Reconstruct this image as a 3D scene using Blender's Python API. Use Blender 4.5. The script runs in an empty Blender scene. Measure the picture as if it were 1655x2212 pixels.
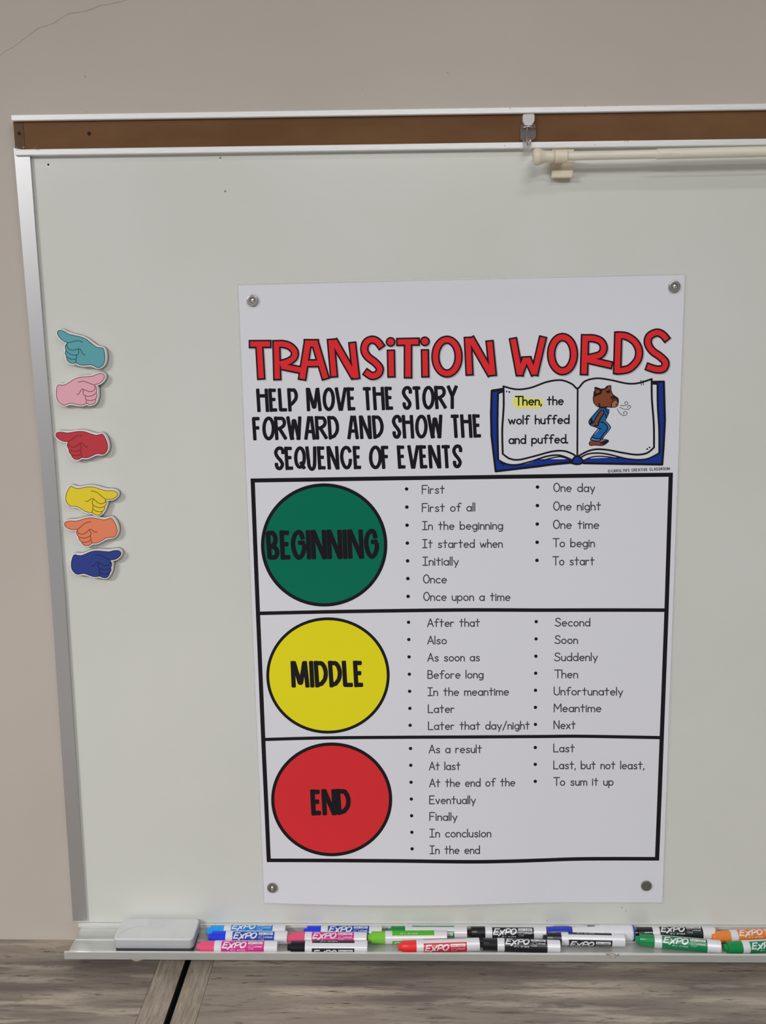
import bpy, bmesh, math, random
from mathutils import Vector, Matrix
from mathutils.geometry import tessellate_polygon, delaunay_2d_cdt

# ---------------------------------------------------------------- camera
W, H = 1655, 2212
ZO = 1.752                       # height of the poster's top left corner above the floor
FOC, PIT, YAW, ROL = 2141.3, .18676, .023627, -.010137
CAM = Vector((.2292, -1.3879, -.0556 + ZO))

def cam_axes():
    cp, sp = math.cos(PIT), math.sin(PIT)
    f, u, r = Vector((0, cp, -sp)), Vector((0, sp, cp)), Vector((1, 0, 0))
    z = Matrix.Rotation(YAW, 3, 'Z')
    f, u, r = z @ f, z @ u, z @ r
    c, s = math.cos(ROL), math.sin(ROL)
    return c * r + s * u, -s * r + c * u, f
RX, UX, FX = cam_axes()
sc = bpy.context.scene
col = sc.collection
cd = bpy.data.cameras.new('camera')
cam = bpy.data.objects.new('camera', cd)
col.objects.link(cam)
m = Matrix((RX, UX, -FX)).transposed().to_4x4()
m.translation = CAM
cam.matrix_world = m
cd.sensor_fit = 'VERTICAL'
cd.sensor_height = 24
cd.lens = FOC * 24 / H
cd.clip_start = .02
sc.camera = cam

# ---------------------------------------------------------------- world, lights, exposure
w = bpy.data.worlds.new('world'); sc.world = w; w.use_nodes = True
bg = w.node_tree.nodes['Background']
bg.inputs[0].default_value = (.985, .98, 1.0, 1)
bg.inputs[1].default_value = .12
def area(name, loc, aim, sx, sy, power, c):
    l = bpy.data.lights.new(name, 'AREA'); l.shape = 'RECTANGLE'; l.size = sx; l.size_y = sy
    l.energy = power; l.color = c
    o = bpy.data.objects.new(name, l); col.objects.link(o); o.location = loc
    o.rotation_euler = (Vector(aim) - Vector(loc)).to_track_quat('-Z', 'Y').to_euler()
    return o
area('ceiling_tube_light', (.70, -1.15, 2.95), (.70, -1.15, 0), .6, .12, 3.6, (1, .985, .965))
area('ceiling_tube_light', (.90, -2.10, 2.95), (.90, -2.10, 0), .6, .14, 10.4, (1, .985, .965))
area('ceiling_panel_light', (.30, -3.6, 2.95), (.30, -3.6, 0), 1.2, .6, 66, (1, .985, .975))
area('ceiling_panel_light', (-2.0, -3.0, 2.95), (-2.0, -3.0, 0), 1.2, .6, 113, (1, .985, .975))
area('left_fill_light', (-2.6, -2.2, 1.5), (0, 0, .9), 1.2, 1.2, 3, (.97, .98, 1))  # unseen fill lamp, added to lift the lower left of wall and board
sc.view_settings.view_transform = 'Standard'
sc.view_settings.look = 'None'
sc.view_settings.gamma = 1
sc.view_settings.use_curve_mapping = False
sc.view_settings.exposure = 0.0

# ---------------------------------------------------------------- survey: photo pixel -> point on a real plane
def ray(px, py):
    return FX + RX * ((px - W / 2) / FOC) - UX * ((py - H / 2) / FOC)
def on_y(px, py, y):
    d = ray(px, py); return CAM + d * ((y - CAM.y) / d.y)
def on_z(px, py, z):
    d = ray(px, py); return CAM + d * ((z - CAM.z) / d.z)

# ---------------------------------------------------------------- materials
def s2l(c):
    c /= 255
    return c / 12.92 if c <= .04045 else ((c + .055) / 1.055) ** 2.4
KLIT = .66
def tone(r, g, b):
    return tuple(min(.95, s2l(v) / KLIT) for v in (r, g, b)) + (1,)
MATS = {}
def mat(name, c, rough=.5, metal=0, spec=.5, coat=0, **kw):
    if name in MATS: return MATS[name]
    mt = bpy.data.materials.new(name); mt.use_nodes = True
    b = mt.node_tree.nodes['Principled BSDF']
    b.inputs['Base Color'].default_value = c
    b.inputs['Roughness'].default_value = rough
    b.inputs['Metallic'].default_value = metal
    b.inputs['Specular IOR Level'].default_value = spec
    b.inputs['Coat Weight'].default_value = coat
    b.inputs['Coat Roughness'].default_value = kw.get('coat_rough', .1)
    if 'trans' in kw:
        b.inputs['Transmission Weight'].default_value = kw['trans']; b.inputs['IOR'].default_value = 1.45
    MATS[name] = mt
    return mt
def noisy(mt, scale, c2, fac=(.45, .6), stretch=(1, 1, 1), detail=6, bump=0, bscale=None, rough=.6):
    """mix a second colour into a material by stretched object-space noise, with optional fine relief"""
    nt = mt.node_tree; N = nt.nodes; L = nt.links; b = N['Principled BSDF']
    tc = N.new('ShaderNodeTexCoord'); mp = N.new('ShaderNodeMapping'); mp.inputs['Scale'].default_value = stretch
    no = N.new('ShaderNodeTexNoise'); no.inputs['Scale'].default_value = scale; no.inputs['Detail'].default_value = detail
    no.inputs['Roughness'].default_value = rough
    L.new(tc.outputs['Object'], mp.inputs[0]); L.new(mp.outputs[0], no.inputs['Vector'])
    prev = b.inputs['Base Color'].links[0].from_socket if b.inputs['Base Color'].links else None
    mr = N.new('ShaderNodeMapRange'); mr.inputs[1].default_value = fac[0]; mr.inputs[2].default_value = fac[1]
    L.new(no.outputs[0], mr.inputs[0])
    mx = N.new('ShaderNodeMix'); mx.data_type = 'RGBA'
    if prev: L.new(prev, mx.inputs[6])
    else: mx.inputs[6].default_value = b.inputs['Base Color'].default_value
    mx.inputs[7].default_value = c2
    L.new(mr.outputs[0], mx.inputs[0]); L.new(mx.outputs[2], b.inputs['Base Color'])
    if bump:
        bn = N.new('ShaderNodeBump'); bn.inputs['Strength'].default_value = bump; bn.inputs['Distance'].default_value = .0006
        n2 = no
        if bscale:
            n2 = N.new('ShaderNodeTexNoise'); n2.inputs['Scale'].default_value = bscale; n2.inputs['Detail'].default_value = 4
            L.new(mp.outputs[0], n2.inputs['Vector'])
        L.new(n2.outputs[0], bn.inputs['Height']); L.new(bn.outputs[0], b.inputs['Normal'])
    return mt
M_wall = noisy(mat('wall_paint', tone(169, 161, 153), .75, spec=.25), 2.2, tone(165, 157, 149), (.35, .65), bump=.06, bscale=260)
M_board = noisy(mat('whiteboard_enamel', tone(185, 187, 181), .28, spec=.5), 3, tone(189, 190, 185), (.35, .65))
M_trim = noisy(mat('satin_aluminium_trim', tone(206, 207, 207), .42, .15), 60, tone(198, 199, 199), (.4, .7), (1, 1, 12))
M_tray = noisy(mat('anodised_aluminium', (.62, .63, .605, 1), .4, .4), 40, (.57, .58, .55, 1), (.4, .7), (1, 14, 14))
M_trayedge = mat('polished_edge_highlight', (.86, .86, .85, 1), .3, .45)  # polished ridges, their bright highlight put into a paler colour
M_cork = noisy(mat('brown_hardboard', tone(104, 75, 50), .8, spec=.2), 5, tone(92, 64, 41), (.35, .65), (1, 1, 3), bump=.1, bscale=300)
M_cork2 = noisy(mat('aged_hardboard_end', tone(96, 74, 55), .85, spec=.2), 30, tone(80, 60, 43), (.35, .65))
M_dark = mat('dark_hole', (.012, .010, .010, 1), .8)
M_crack = mat('wall_crack', tone(150, 141, 130), .9, spec=.1)
M_cream = noisy(mat('cream_plastic', tone(203, 194, 176), .4), 14, tone(194, 185, 167), (.5, .75))
M_rod = noisy(mat('cream_enamel_rod', tone(204, 199, 184), .35), 16, tone(190, 184, 168), (.55, .8), (1, 6, 6))
M_clear = mat('clear_plastic', (.96, .95, .96, 1), .1, trans=.9)
M_wire = mat('bright_wire', (.72, .70, .68, 1), .25, 1)
M_steel = mat('dull_nickel', (.46, .44, .42, 1), .34, 1)
M_steel2 = mat('bright_nickel', (.80, .79, .78, 1), .28, .9)
M_steel3 = mat('dark_nickel', (.30, .29, .28, 1), .4, .9)
M_paper = mat('laminated_paper', tone(197, 198, 204), .30, spec=.2)
M_lam = mat('laminate_edge', tone(190, 190, 190), .2, spec=.6, coat=.3)
def ink(name, r, g, b): return mat('ink_' + name, tone(r, g, b), .30, spec=.14)
I_black = ink('black', 26, 24, 28)
I_red = ink('red', 203, 42, 47)
I_redc = ink('warm_red', 193, 44, 48)
I_green = ink('green', 8, 100, 76)
I_yel = ink('yellow', 206, 197, 28)
I_hl = ink('highlight', 226, 212, 100)
I_hl2 = ink('pale_highlight', 213, 205, 150)
I_blue = ink('royal_blue', 25, 50, 130)
I_shadow = ink('printed_grey', 162, 158, 163)
I_brown = ink('brown', 118, 64, 42)
I_tan = ink('tan', 150, 102, 74)
I_denim = ink('denim', 28, 92, 150)
I_denim2 = ink('pale_denim', 78, 118, 172)
I_grey = ink('charcoal', 62, 60, 66)
M_white = mat('white_plastic', tone(196, 196, 200), .2)
M_foam = mat('white_foam', tone(206, 203, 202), .6, spec=.3)
M_foamd = mat('dark_magnet_backing', tone(70, 64, 62), .7)

def wood(name, sx, sy):
    mt = mat(name, tone(130, 121, 111), .6, spec=.2)
    S = lambda k: (sx * k, sy * k, sy * k)
    noisy(mt, 1, tone(98, 89, 84), (.44, .62), S(.22), 6, rough=.6)          # broad darker boards of grain
    noisy(mt, 1, tone(182, 171, 156), (.50, .66), S(.5), 8, rough=.68)        # pale worn streaks
    noisy(mt, 1, tone(84, 75, 71), (.52, .68), S(1.0), 8, rough=.7)           # dark streaks
    noisy(mt, 1, tone(54, 46, 44), (.60, .70), S(2.1), 6, bump=.6, bscale=1.5, rough=.7)   # fine dark pores
    return mt
M_woodx = wood('weathered_grey_wood', 11, 95)
mt = mat('grey_oak_end_board', tone(140, 130, 118), .6, spec=.25)
noisy(mt, 1, tone(118, 108, 98), (.42, .62), (140, 14, 60), 6)
noisy(mt, 1, tone(158, 148, 135), (.52, .72), (420, 30, 60), 5, rough=.65)
M_woody = noisy(mt, 1, tone(100, 92, 84), (.54, .70), (460, 38, 60), 5, bump=.5, bscale=1.5, rough=.65)

# ---------------------------------------------------------------- object helpers
def obj(name, bm, m, parent=None, smooth=False):
    me = bpy.data.meshes.new(name)
    if isinstance(bm, tuple):
        me.from_pydata(bm[0], [], bm[1])
    else:
        bmesh.ops.recalc_face_normals(bm, faces=bm.faces)
        bm.to_mesh(me); bm.free()
    o = bpy.data.objects.new(name, me); col.objects.link(o)
    for x in (m if isinstance(m, (list, tuple)) else [m]): me.materials.append(x)
    if smooth:
        for p in me.polygons: p.use_smooth = True
    if parent:
        o.parent = parent
        o.matrix_parent_inverse = Matrix.Identity(4)
        off = world_origin(parent)
        me.transform(Matrix.Translation(-off))
    return o
def world_origin(o):
    v = Vector((0, 0, 0))
    while o: v = v + o.location; o = o.parent
    return v
def thing(name, loc, label, cat, group=None):
    o = bpy.data.objects.new(name, None); o.empty_display_size = .02; col.objects.link(o); o.location = loc
    return tag(o, label, cat, group)
def tag(o, label=None, cat=None, group=None, kind=None):
    if label: o['label'] = label
    if cat: o['category'] = cat
    if group: o['group'] = group
    if kind: o['kind'] = kind
    return o
def box(bm, a, b, bev=0):
    lo = [min(a[i], b[i]) for i in range(3)]; hi = [max(a[i], b[i]) for i in range(3)]
    r = bmesh.ops.create_cube(bm, size=1, matrix=Matrix.Translation([(lo[i] + hi[i]) / 2 for i in range(3)]) @ Matrix.Diagonal([hi[i] - lo[i] for i in range(3)] + [1]))
    if bev:
        es = list({e for v in r['verts'] for e in v.link_edges})
        bmesh.ops.bevel(bm, geom=es, offset=bev, segments=2, profile=.6, affect='EDGES')
    return bm
def prism(bm, pts, y0, y1):
    """closed outline of (x,z) points extruded from y0 (front) to y1 (back)"""
    f = [bm.verts.new((x, y0, z)) for x, z in pts]; k = [bm.verts.new((x, y1, z)) for x, z in pts]
    n = len(pts)
    for i in range(n): bm.faces.new((f[i], f[(i + 1) % n], k[(i + 1) % n], k[i]))
    for tri in tessellate_polygon([[Vector((x, 0, z)) for x, z in pts]]):
        try: bm.faces.new([f[i] for i in tri]); bm.faces.new([k[i] for i in tri])
        except ValueError: pass
    return bm
def extr_x(bm, prof, x0, x1):
    """profile of (y,z) points extruded along x"""
    a = [bm.verts.new((x0, y, z)) for y, z in prof]; b = [bm.verts.new((x1, y, z)) for y, z in prof]
    n = len(prof)
    for i in range(n): bm.faces.new((a[i], a[(i + 1) % n], b[(i + 1) % n], b[i]))
    for tri in tessellate_polygon([[Vector((0, y, z)) for y, z in prof]]):
        try: bm.faces.new([a[i] for i in tri]); bm.faces.new([b[i] for i in tri])
        except ValueError: pass
    return bm
def lathe(bm, prof, p, d, seg=28, caps=True):
    """profile of (distance along axis, radius) about point p, direction d"""
    d = Vector(d).normalized(); q = d.to_track_quat('Z', 'Y').to_matrix()
    rings = []
    for s, r in prof:
        rings.append([bm.verts.new(Vector(p) + d * s + q @ Vector((r * math.cos(2 * math.pi * k / seg), r * math.sin(2 * math.pi * k / seg), 0))) for k in range(seg)])
    for a, b in zip(rings, rings[1:]):
        for k in range(seg): bm.faces.new((a[k], a[(k + 1) % seg], b[(k + 1) % seg], b[k]))
    if caps:
        bm.faces.new(rings[0]); bm.faces.new(rings[-1])
    return bm
def tube(bm, pts, r, seg=10):
    pts = [Vector(p) for p in pts]; rings = []
    for i, p in enumerate(pts):
        t = (pts[min(i + 1, len(pts) - 1)] - pts[max(i - 1, 0)]).normalized()
        q = t.to_track_quat('Z', 'Y').to_matrix()
        rings.append([bm.verts.new(p + q @ Vector((r * math.cos(2 * math.pi * k / seg), r * math.sin(2 * math.pi * k / seg), 0))) for k in range(seg)])
    for a, b in zip(rings, rings[1:]):
        for k in range(seg): bm.faces.new((a[k], a[(k + 1) % seg], b[(k + 1) % seg], b[k]))
    bm.faces.new(rings[0]); bm.faces.new(rings[-1])
    return bm

# ---------------------------------------------------------------- flat print: strokes and fills in 2D, then laid on a surface
class Ink:
    def __init__(s, dens=0): s.v = []; s.f = []; s.V = []; s.F = []; s.dens = dens
    def flush(s):
        """merge the overlapping pieces drawn so far into one flat, non-overlapping layer"""
        if not s.f: return
        fs = []
        for f in s.f:
            a = sum(s.v[f[i - 1]][0] * s.v[f[i]][1] - s.v[f[i]][0] * s.v[f[i - 1]][1] for i in range(len(f)))
            if abs(a) < 1e-7: continue
            g = list(f) if a > 0 else list(reversed(f))
            for t in ([(g[0], g[1], g[2]), (g[0], g[2], g[3])] if len(g) == 4 else [g]):
                P = [s.v[i] for i in t]
                if len(t) == 3:
                    a = (P[1][0] - P[0][0]) * (P[2][1] - P[0][1]) - (P[2][0] - P[0][0]) * (P[1][1] - P[0][1])
                    if abs(a) < 1e-7: continue
                    if a < 0: t = (t[0], t[2], t[1])
                fs.append(list(t))
        r = delaunay_2d_cdt([Vector(p) for p in s.v], [], fs, 0, 1e-5, True)
        o = len(s.V); s.V += [(p[0], p[1]) for p in r[0]]
        def inside(c, f):
            for i in range(len(f)):
                a, b = s.v[f[i - 1]], s.v[f[i]]
                if (b[0] - a[0]) * (c[1] - a[1]) - (b[1] - a[1]) * (c[0] - a[0]) < -1e-9: return False
            return True
        for f, of in zip(r[2], r[5]):
            c = (sum(r[0][i][0] for i in f) / len(f), sum(r[0][i][1] for i in f) / len(f))
            if any(inside(c, fs[j]) for j in of): s.F.append(tuple(o + i for i in f))
        s.v = []; s.f = []
    def poly(s, pts):
        i = len(s.v); s.v += [tuple(p) for p in pts]; s.f.append(tuple(range(i, i + len(pts))))
    def disc(s, c, rx, ry=None, n=12):
        ry = ry or rx
        s.poly([(c[0] + rx * math.cos(2 * math.pi * k / n), c[1] + ry * math.sin(2 * math.pi * k / n)) for k in range(n)])
    def line(s, pts, w, cap='butt', ext=0, closed=False):
        pts = [tuple(p) for p in pts]
        if not closed and len(pts) > 8 and math.dist(pts[0], pts[-1]) < .01: closed = True; pts = pts[:-1]
        if closed: pts = pts + [pts[0]]; ext = 0
        q = [pts[0]]
        if s.dens:
            dd = [pts[0]]
            for p in pts[1:]:
                n_ = max(1, int(math.dist(dd[-1], p) / s.dens)); a_ = dd[-1]
                dd += [(a_[0] + (p[0] - a_[0]) * j / n_, a_[1] + (p[1] - a_[1]) * j / n_) for j in range(1, n_ + 1)]
            pts = dd
        for p in pts[1:]:
            if math.dist(p, q[-1]) > 1e-6: q.append(p)
        pts = q
        if len(pts) < 2: return s.disc(pts[0], w / 2)
        h = w / 2
        dirs = []
        for a, b in zip(pts, pts[1:]):
            L = math.dist(a, b); dirs.append(((b[0] - a[0]) / L, (b[1] - a[1]) / L))
        if ext:
            pts[0] = (pts[0][0] - dirs[0][0] * ext, pts[0][1] - dirs[0][1] * ext)
            pts[-1] = (pts[-1][0] + dirs[-1][0] * ext, pts[-1][1] + dirs[-1][1] * ext)
        n = len(pts)
        def nrm(d): return (-d[1] * h, d[0] * h)
        L_, R_ = None, None
        for i in range(n):
            d0 = dirs[i - 1] if i else (dirs[-1] if closed else dirs[0])
            d1 = dirs[i] if i < n - 1 else (dirs[0] if closed else dirs[-1])
            dot = d0[0] * d1[0] + d0[1] * d1[1]
            if dot > .55:
                mx, my = d0[0] + d1[0], d0[1] + d1[1]; l = math.hypot(mx, my); mx /= l; my /= l
                k = 1 / max(.5, mx * d0[0] + my * d0[1])
                nx, ny = -my * h * k, mx * h * k
                l0 = l1 = (pts[i][0] + nx, pts[i][1] + ny); r0 = r1 = (pts[i][0] - nx, pts[i][1] - ny)
            else:
                a = nrm(d0); b = nrm(d1)
                l0 = (pts[i][0] + a[0], pts[i][1] + a[1]); r0 = (pts[i][0] - a[0], pts[i][1] - a[1])
                l1 = (pts[i][0] + b[0], pts[i][1] + b[1]); r1 = (pts[i][0] - b[0], pts[i][1] - b[1])
                s.disc(pts[i], h)
            if i: s.poly([L_, l0, r0, R_])
            L_, R_ = l1, r1
        if cap == 'round' and not closed:
            s.disc(pts[0], h, n=10); s.disc(pts[-1], h, n=10)
        elif cap == 'soft' and not closed:       # square ends with small rounded corners
            for p, d, sg in ((pts[0], dirs[0], -1), (pts[-1], dirs[-1], 1)):
                r = h * .35
                a = (p[0] + d[0] * sg * r, p[1] + d[1] * sg * r)
                nx, ny = -d[1], d[0]
                s.poly([(p[0] + nx * h, p[1] + ny * h), (a[0] + nx * (h - r), a[1] + ny * (h - r)), (a[0] - nx * (h - r), a[1] - ny * (h - r)), (p[0] - nx * h, p[1] - ny * h)])
    def fill(s, pts, maxe=0):
        """polygon fill (may be concave); long edges are split so that it can follow a curved sheet"""
        tris = tessellate_polygon([[Vector((p[0], p[1], 0)) for p in pts]])
        st = [tuple(pts[i] for i in t) for t in tris]
        while st:
            t = st.pop()
            if maxe:
                ls = [math.dist(t[i], t[(i + 1) % 3]) for i in range(3)]; k = ls.index(max(ls))
                if ls[k] > maxe:
                    a, b, c = t[k], t[(k + 1) % 3], t[(k + 2) % 3]; mid = ((a[0] + b[0]) / 2, (a[1] + b[1]) / 2)
                    st += [(a, mid, c), (mid, b, c)]; continue
            s.poly(t)
    def build(s, name, m, parent, lay, label=None):
        s.flush()
        vs = [lay(x, y) for x, y in s.V]
        o = obj(name, (vs, s.F), m, parent)
        if label: o['label'] = label
        return o
def arc(cx, cy, rx, ry, a0, a1, n=14):
    return [(cx + rx * math.cos(math.radians(a0 + (a1 - a0) * k / n)), cy + ry * math.sin(math.radians(a0 + (a1 - a0) * k / n))) for k in range(n + 1)]
def smooth(pts, k=5, closed=False):
    """Catmull-Rom through points"""
    n = len(pts); out = []
    rng = range(n if closed else n - 1)
    for i in rng:
        if closed: p = [pts[(i + j - 1) % n] for j in range(4)]
        else: p = [pts[max(0, i - 1)], pts[i], pts[i + 1], pts[min(n - 1, i + 2)]]
        for j in range(k):
            t = j / k
            out.append(tuple(.5 * (2 * p[1][a] + (p[2][a] - p[0][a]) * t + (2 * p[0][a] - 5 * p[1][a] + 4 * p[2][a] - p[3][a]) * t * t + (3 * p[1][a] - p[0][a] - 3 * p[2][a] + p[3][a]) * t ** 3) for a in range(2)))
    if not closed: out.append(tuple(pts[-1]))
    return out

# handwriting letters: y up, capital height 1, x-height .58; (strokes, width)
def _bowl(x=.25): return arc(x, .29, .245, .28, 0, 360, 16)
T_ = {
 'a': ([_bowl(), [(.5, .57), (.5, 0)]], .5), 'b': ([_bowl(.25), [(0, 1), (0, 0)]], .5),
 'c': ([arc(.27, .29, .25, .28, 48, 312)], .44), 'd': ([_bowl(), [(.5, 1), (.5, 0)]], .5),
 'e': ([[(.03, .31), (.5, .31)] + arc(.26, .29, .245, .28, 4, 310)], .5),
 'f': ([arc(.36, .82, .17, .16, 40, 180, 7) + [(.19, .6), (.19, 0)], [(0, .58), (.38, .58)]], .42),
 'g': ([_bowl(), [(.5, .57), (.5, .02)] + arc(.27, -.03, .23, .22, 0, -135, 8)], .5),
 'h': ([[(0, 1), (0, 0)], [(0, .3)] + arc(.22, .36, .2, .21, 165, 0, 8) + [(.42, 0)]], .42),
 'i': ([[(0, .56), (0, 0)], [(0, .76), (0, .74)]], .02), 'l': ([[(0, 1), (0, 0)]], .02),
 'm': ([[(0, .57), (0, 0)], [(0, .33)] + arc(.18, .39, .17, .18, 165, 0, 8) + [(.35, 0)], [(.35, .33)] + arc(.53, .39, .17, .18, 165, 0, 8) + [(.7, 0)]], .7),
 'n': ([[(0, .57), (0, 0)], [(0, .3)] + arc(.21, .36, .2, .21, 165, 0, 8) + [(.41, 0)]], .41),
 'o': ([_bowl()], .5), 'p': ([_bowl(), [(0, .57), (0, -.3)]], .5),
 'r': ([[(0, .57), (0, 0)], [(0, .3)] + arc(.2, .36, .19, .2, 165, 50, 7)], .34),
 's': ([smooth([(.40, .49), (.28, .57), (.1, .53), (.07, .40), (.22, .30), (.38, .21), (.36, .06), (.18, .01), (.02, .09)], 4)], .42),
 't': ([[(.2, .92), (.2, 0)], [(0, .6), (.42, .6)]], .42),
 'u': ([[(0, .57), (0, .22)] + arc(.2, .21, .2, .2, 180, 350, 8), [(.41, .57), (.41, 0)]], .41),
 'v': ([[(0, .57), (.22, 0), (.43, .57)]], .43), 'w': ([[(0, .57), (.18, .02), (.35, .5), (.52, .02), (.68, .57)]], .68),
 'x': ([[(0, .57), (.4, 0)], [(.4, .57), (0, 0)]], .4), 'y': ([[(0, .57), (.24, .05)], [(.47, .57), (.16, -.27)]], .47),
 'F': ([[(0, 0), (0, 1), (.55, 1)], [(0, .53), (.42, .53)]], .52), 'I': ([[(0, 1), (.5, 1)], [(.25, 1), (.25, 0)], [(0, 0), (.5, 0)]], .5),
 'O': ([arc(.33, .5, .31, .5, 0, 360, 20)], .62), 'T': ([[(0, 1), (.66, 1)], [(.33, 1), (.33, 0)]], .6),
 'A': ([[(0, 0), (.33, 1), (.66, 0)], [(.12, .34), (.54, .34)]], .64), 'L': ([[(0, 1), (0, 0), (.52, 0)]], .5),
 'B': ([[(0, 0), (0, 1), (.22, 1)] + arc(.24, .76, .22, .23, 80, -85, 8) + [(.0, .53)], [(.24, .53)] + arc(.26, .265, .26, .265, 85, -85, 8) + [(0, 0)]], .52),
 'E': ([[(.52, 1), (0, 1), (0, 0), (.55, 0)], [(0, .53), (.42, .53)]], .54), 'N': ([[(0, 0), (0, 1), (.58, 0), (.58, 1)]], .6),
 'M': ([[(0, 0), (0.02, 1), (.37, .35), (.72, 1), (.74, 0)]], .74), 'U': ([[(0, 1), (0, .3)] + arc(.29, .3, .29, .3, 180, 360, 10) + [(.58, 1)]], .58),
 'S': ([smooth([(.56, .84), (.44, .98), (.2, .98), (.07, .82), (.14, .64), (.34, .52), (.54, .38), (.56, .16), (.36, .01), (.14, .03), (0, .14)], 4)], .58),
 '/': ([[(0, -.12), (.42, 1)]], .42), ',': ([[(.04, .06), (.0, -.14)]], .06), '.': ([[(0, .03), (.0, .01)]], .05), ' ': ([], .34),
}
def scrawl(ink, text, x0, y0, x1, y1, cap, w, gap=.17):
    """thin handwriting from (x0,y0) to (x1,y1) along the baseline, capitals cap high"""
    tot = sum(T_[c][1] for c in text) + gap * (len(text) - 1)
    L = math.dist((x0, y0), (x1, y1)); k = L / tot
    ux, uy = (x1 - x0) / L, (y1 - y0) / L; x = 0
    for c in text:
        st, adv = T_[c]
        for s in st:
            ink.line([(x0 + ux * (x + px) * k + uy * 0, y0 + uy * (x + px) * k - py * cap) for px, py in s], w * (1.35 if c in 'i.,' and len(s) == 2 and abs(s[0][1] - s[1][1]) < .1 else 1), 'round')
        x += adv + gap
        ink.flush()
# heavy condensed capitals: unit box, y down
B_ = {
 'H': [[(0, 0), (0, 1)], [(1, 0), (1, 1)], [(0, .3), (1, .3)]], 'E': [[(0, 0), (0, 1)], [(0, 0), (1, 0)], [(0, .47), (.82, .47)], [(0, 1), (1, 1)]],
 'L': [[(0, 0), (0, 1), (1, 1)]], 'P': [[(0, 1), (0, 0)], [(0, 0), (.35, 0)] + arc(.3, .3, .7, .3, -80, 40, 9) + [(.5, .62), (0, .76)]],
 'M': [[(0, 1), (.02, 0)], [(.90, 0), (1, 1)], [(.10, .02), (.46, .86)], [(.54, .86), (.86, .02)], [(.42, .84), (.58, .84)], [(.06, .02), (.44, .72)]],
 'O': [arc(.5, .5, .5, .5, 0, 360, 22)], 'V': [[(0, 0), (.45, 1)], [(.55, 1), (1, 0)]], 'T': [[(0, 0), (1, 0)], [(.5, 0), (.5, 1)]],
 'S': [smooth([(.93, .26), (.93, .12), (.7, 0), (.3, .02), (.05, .2), (.22, .4), (.68, .62), (.88, .8), (.65, .98), (.3, .97), (.14, .83), (.16, .74)], 4)],
 'R': [[(0, 1), (0, 0)], [(0, 0), (.35, 0)] + arc(.35, .24, .6, .24, -80, 50, 9) + [(.35, .52), (.1, .5)], [(.35, .5), (1, .97)]],
 'Y': [[(0, 0), (.5, .45), (1, 0)], [(.5, .45), (.5, 1)]], 'F': [[(0, 1), (0, 0), (1, 0)], [(0, .47), (.82, .47)]],
 'W': [[(0, 0), (.22, 1)], [(.22, 1), (.45, .15)], [(.55, .15), (.80, 1)], [(.80, 1), (1, 0)], [(.42, .17), (.58, .17)], [(.30, 1), (.14, .5)], [(.74, 1), (.86, .5)]],
 'A': [[(0, 1), (.36, 0)], [(.64, 0), (1, 1)], [(.36, .06), (.64, .06)], [(.16, .66), (.84, .66)]],
 'D': [[(0, 0), (0.04, 1)], [(0, 0), (.3, .0)] + arc(.2, .45, .8, .45, -65, 40, 9) + [(.5, .88), (.04, 1)]],
 'N': [[(0, 1), (0, 0)], [(0.06, .01), (.94, .99)], [(1, 1), (1, 0)], [(.1, .05), (.6, .62)]],
 'U': [[(0, 0), (.1, .6)] + arc(.48, .72, .38, .28, 165, 15, 8) + [(.9, .6), (1, 0)]],
 'Q': [arc(.47, .47, .47, .47, 0, 360, 22), [(.55, .7), (.95, 1.0)]],
 'C': [smooth([(.96, .22), (.8, .05), (.52, 0), (.2, .12), (.02, .42), (.08, .72), (.3, .95), (.6, .98), (.85, .82), (.95, .58)], 4)],
 'G': [smooth([(.86, .26), (.75, .05), (.5, 0), (.18, .14), (.02, .45), (.12, .8), (.4, 1), (.7, .93), (.92, .7), (.95, .48)], 4), [(.97, .42), (.5, .42)]],
 'B': [[(0, 0), (.05, 1)], [(0, 0)] + arc(.36, .26, .46, .26, -85, 75, 10) + [(.15, .60)], [(.15, .56)] + arc(.44, .78, .50, .22, -85, 88, 10) + [(.05, 1)]],
 'I': [[(.5, 0), (.5, 1)]], 'X': [[(0, 0), (1, 1)], [(1, 0), (0, 1)]], "'": [[(.5, 0), (.5, .25)]],
}
def bold(ink, ch, x0, x1, y0, y1, w, lean=0, cap='soft'):
    """one heavy capital inside an outer box, w wide strokes, lean = shift of the top"""
    h = w / 2; bx0, bx1, by0, by1 = x0 + h, x1 - h, y0 + h * .8, y1 - h * .8
    if ch in 'HEFLPRTDMNIKAYUVW': by0, by1 = y0 + h * .25, y1 - h * .25
    for s in B_[ch]:
        pts = []
        for a, b in s:
            bb = b
            yy = by0 + (by1 - by0) * bb
            if ch in 'ELFTHPRD' and (b == 0 or b == 1):
                # horizontals sit inside the box, verticals reach its edge
                horiz = len(s) >= 2 and all(abs(p[1] - b) < 1e-6 for p in s)
                if horiz or ch in 'LF' and a > .0: yy = (y0 + h if b == 0 else y1 - h)
            pts.append((bx0 + (bx1 - bx0) * a + lean * (1 - b), yy))
        if ch in 'PRDB' and len(s) > 2: pts = [(x, max(y0 + h, min(y1 - h, y))) for x, y in pts]
        if ch == 'L': pts = [(pts[0][0], pts[0][1]), (pts[1][0], y1 - h), (pts[2][0], y1 - h)]
        if ch == 'F' and len(s) == 3: pts = [pts[0], (pts[1][0], y0 + h), (pts[2][0], y0 + h)]
        ink.line(pts, w, cap)
    ink.flush()

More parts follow.
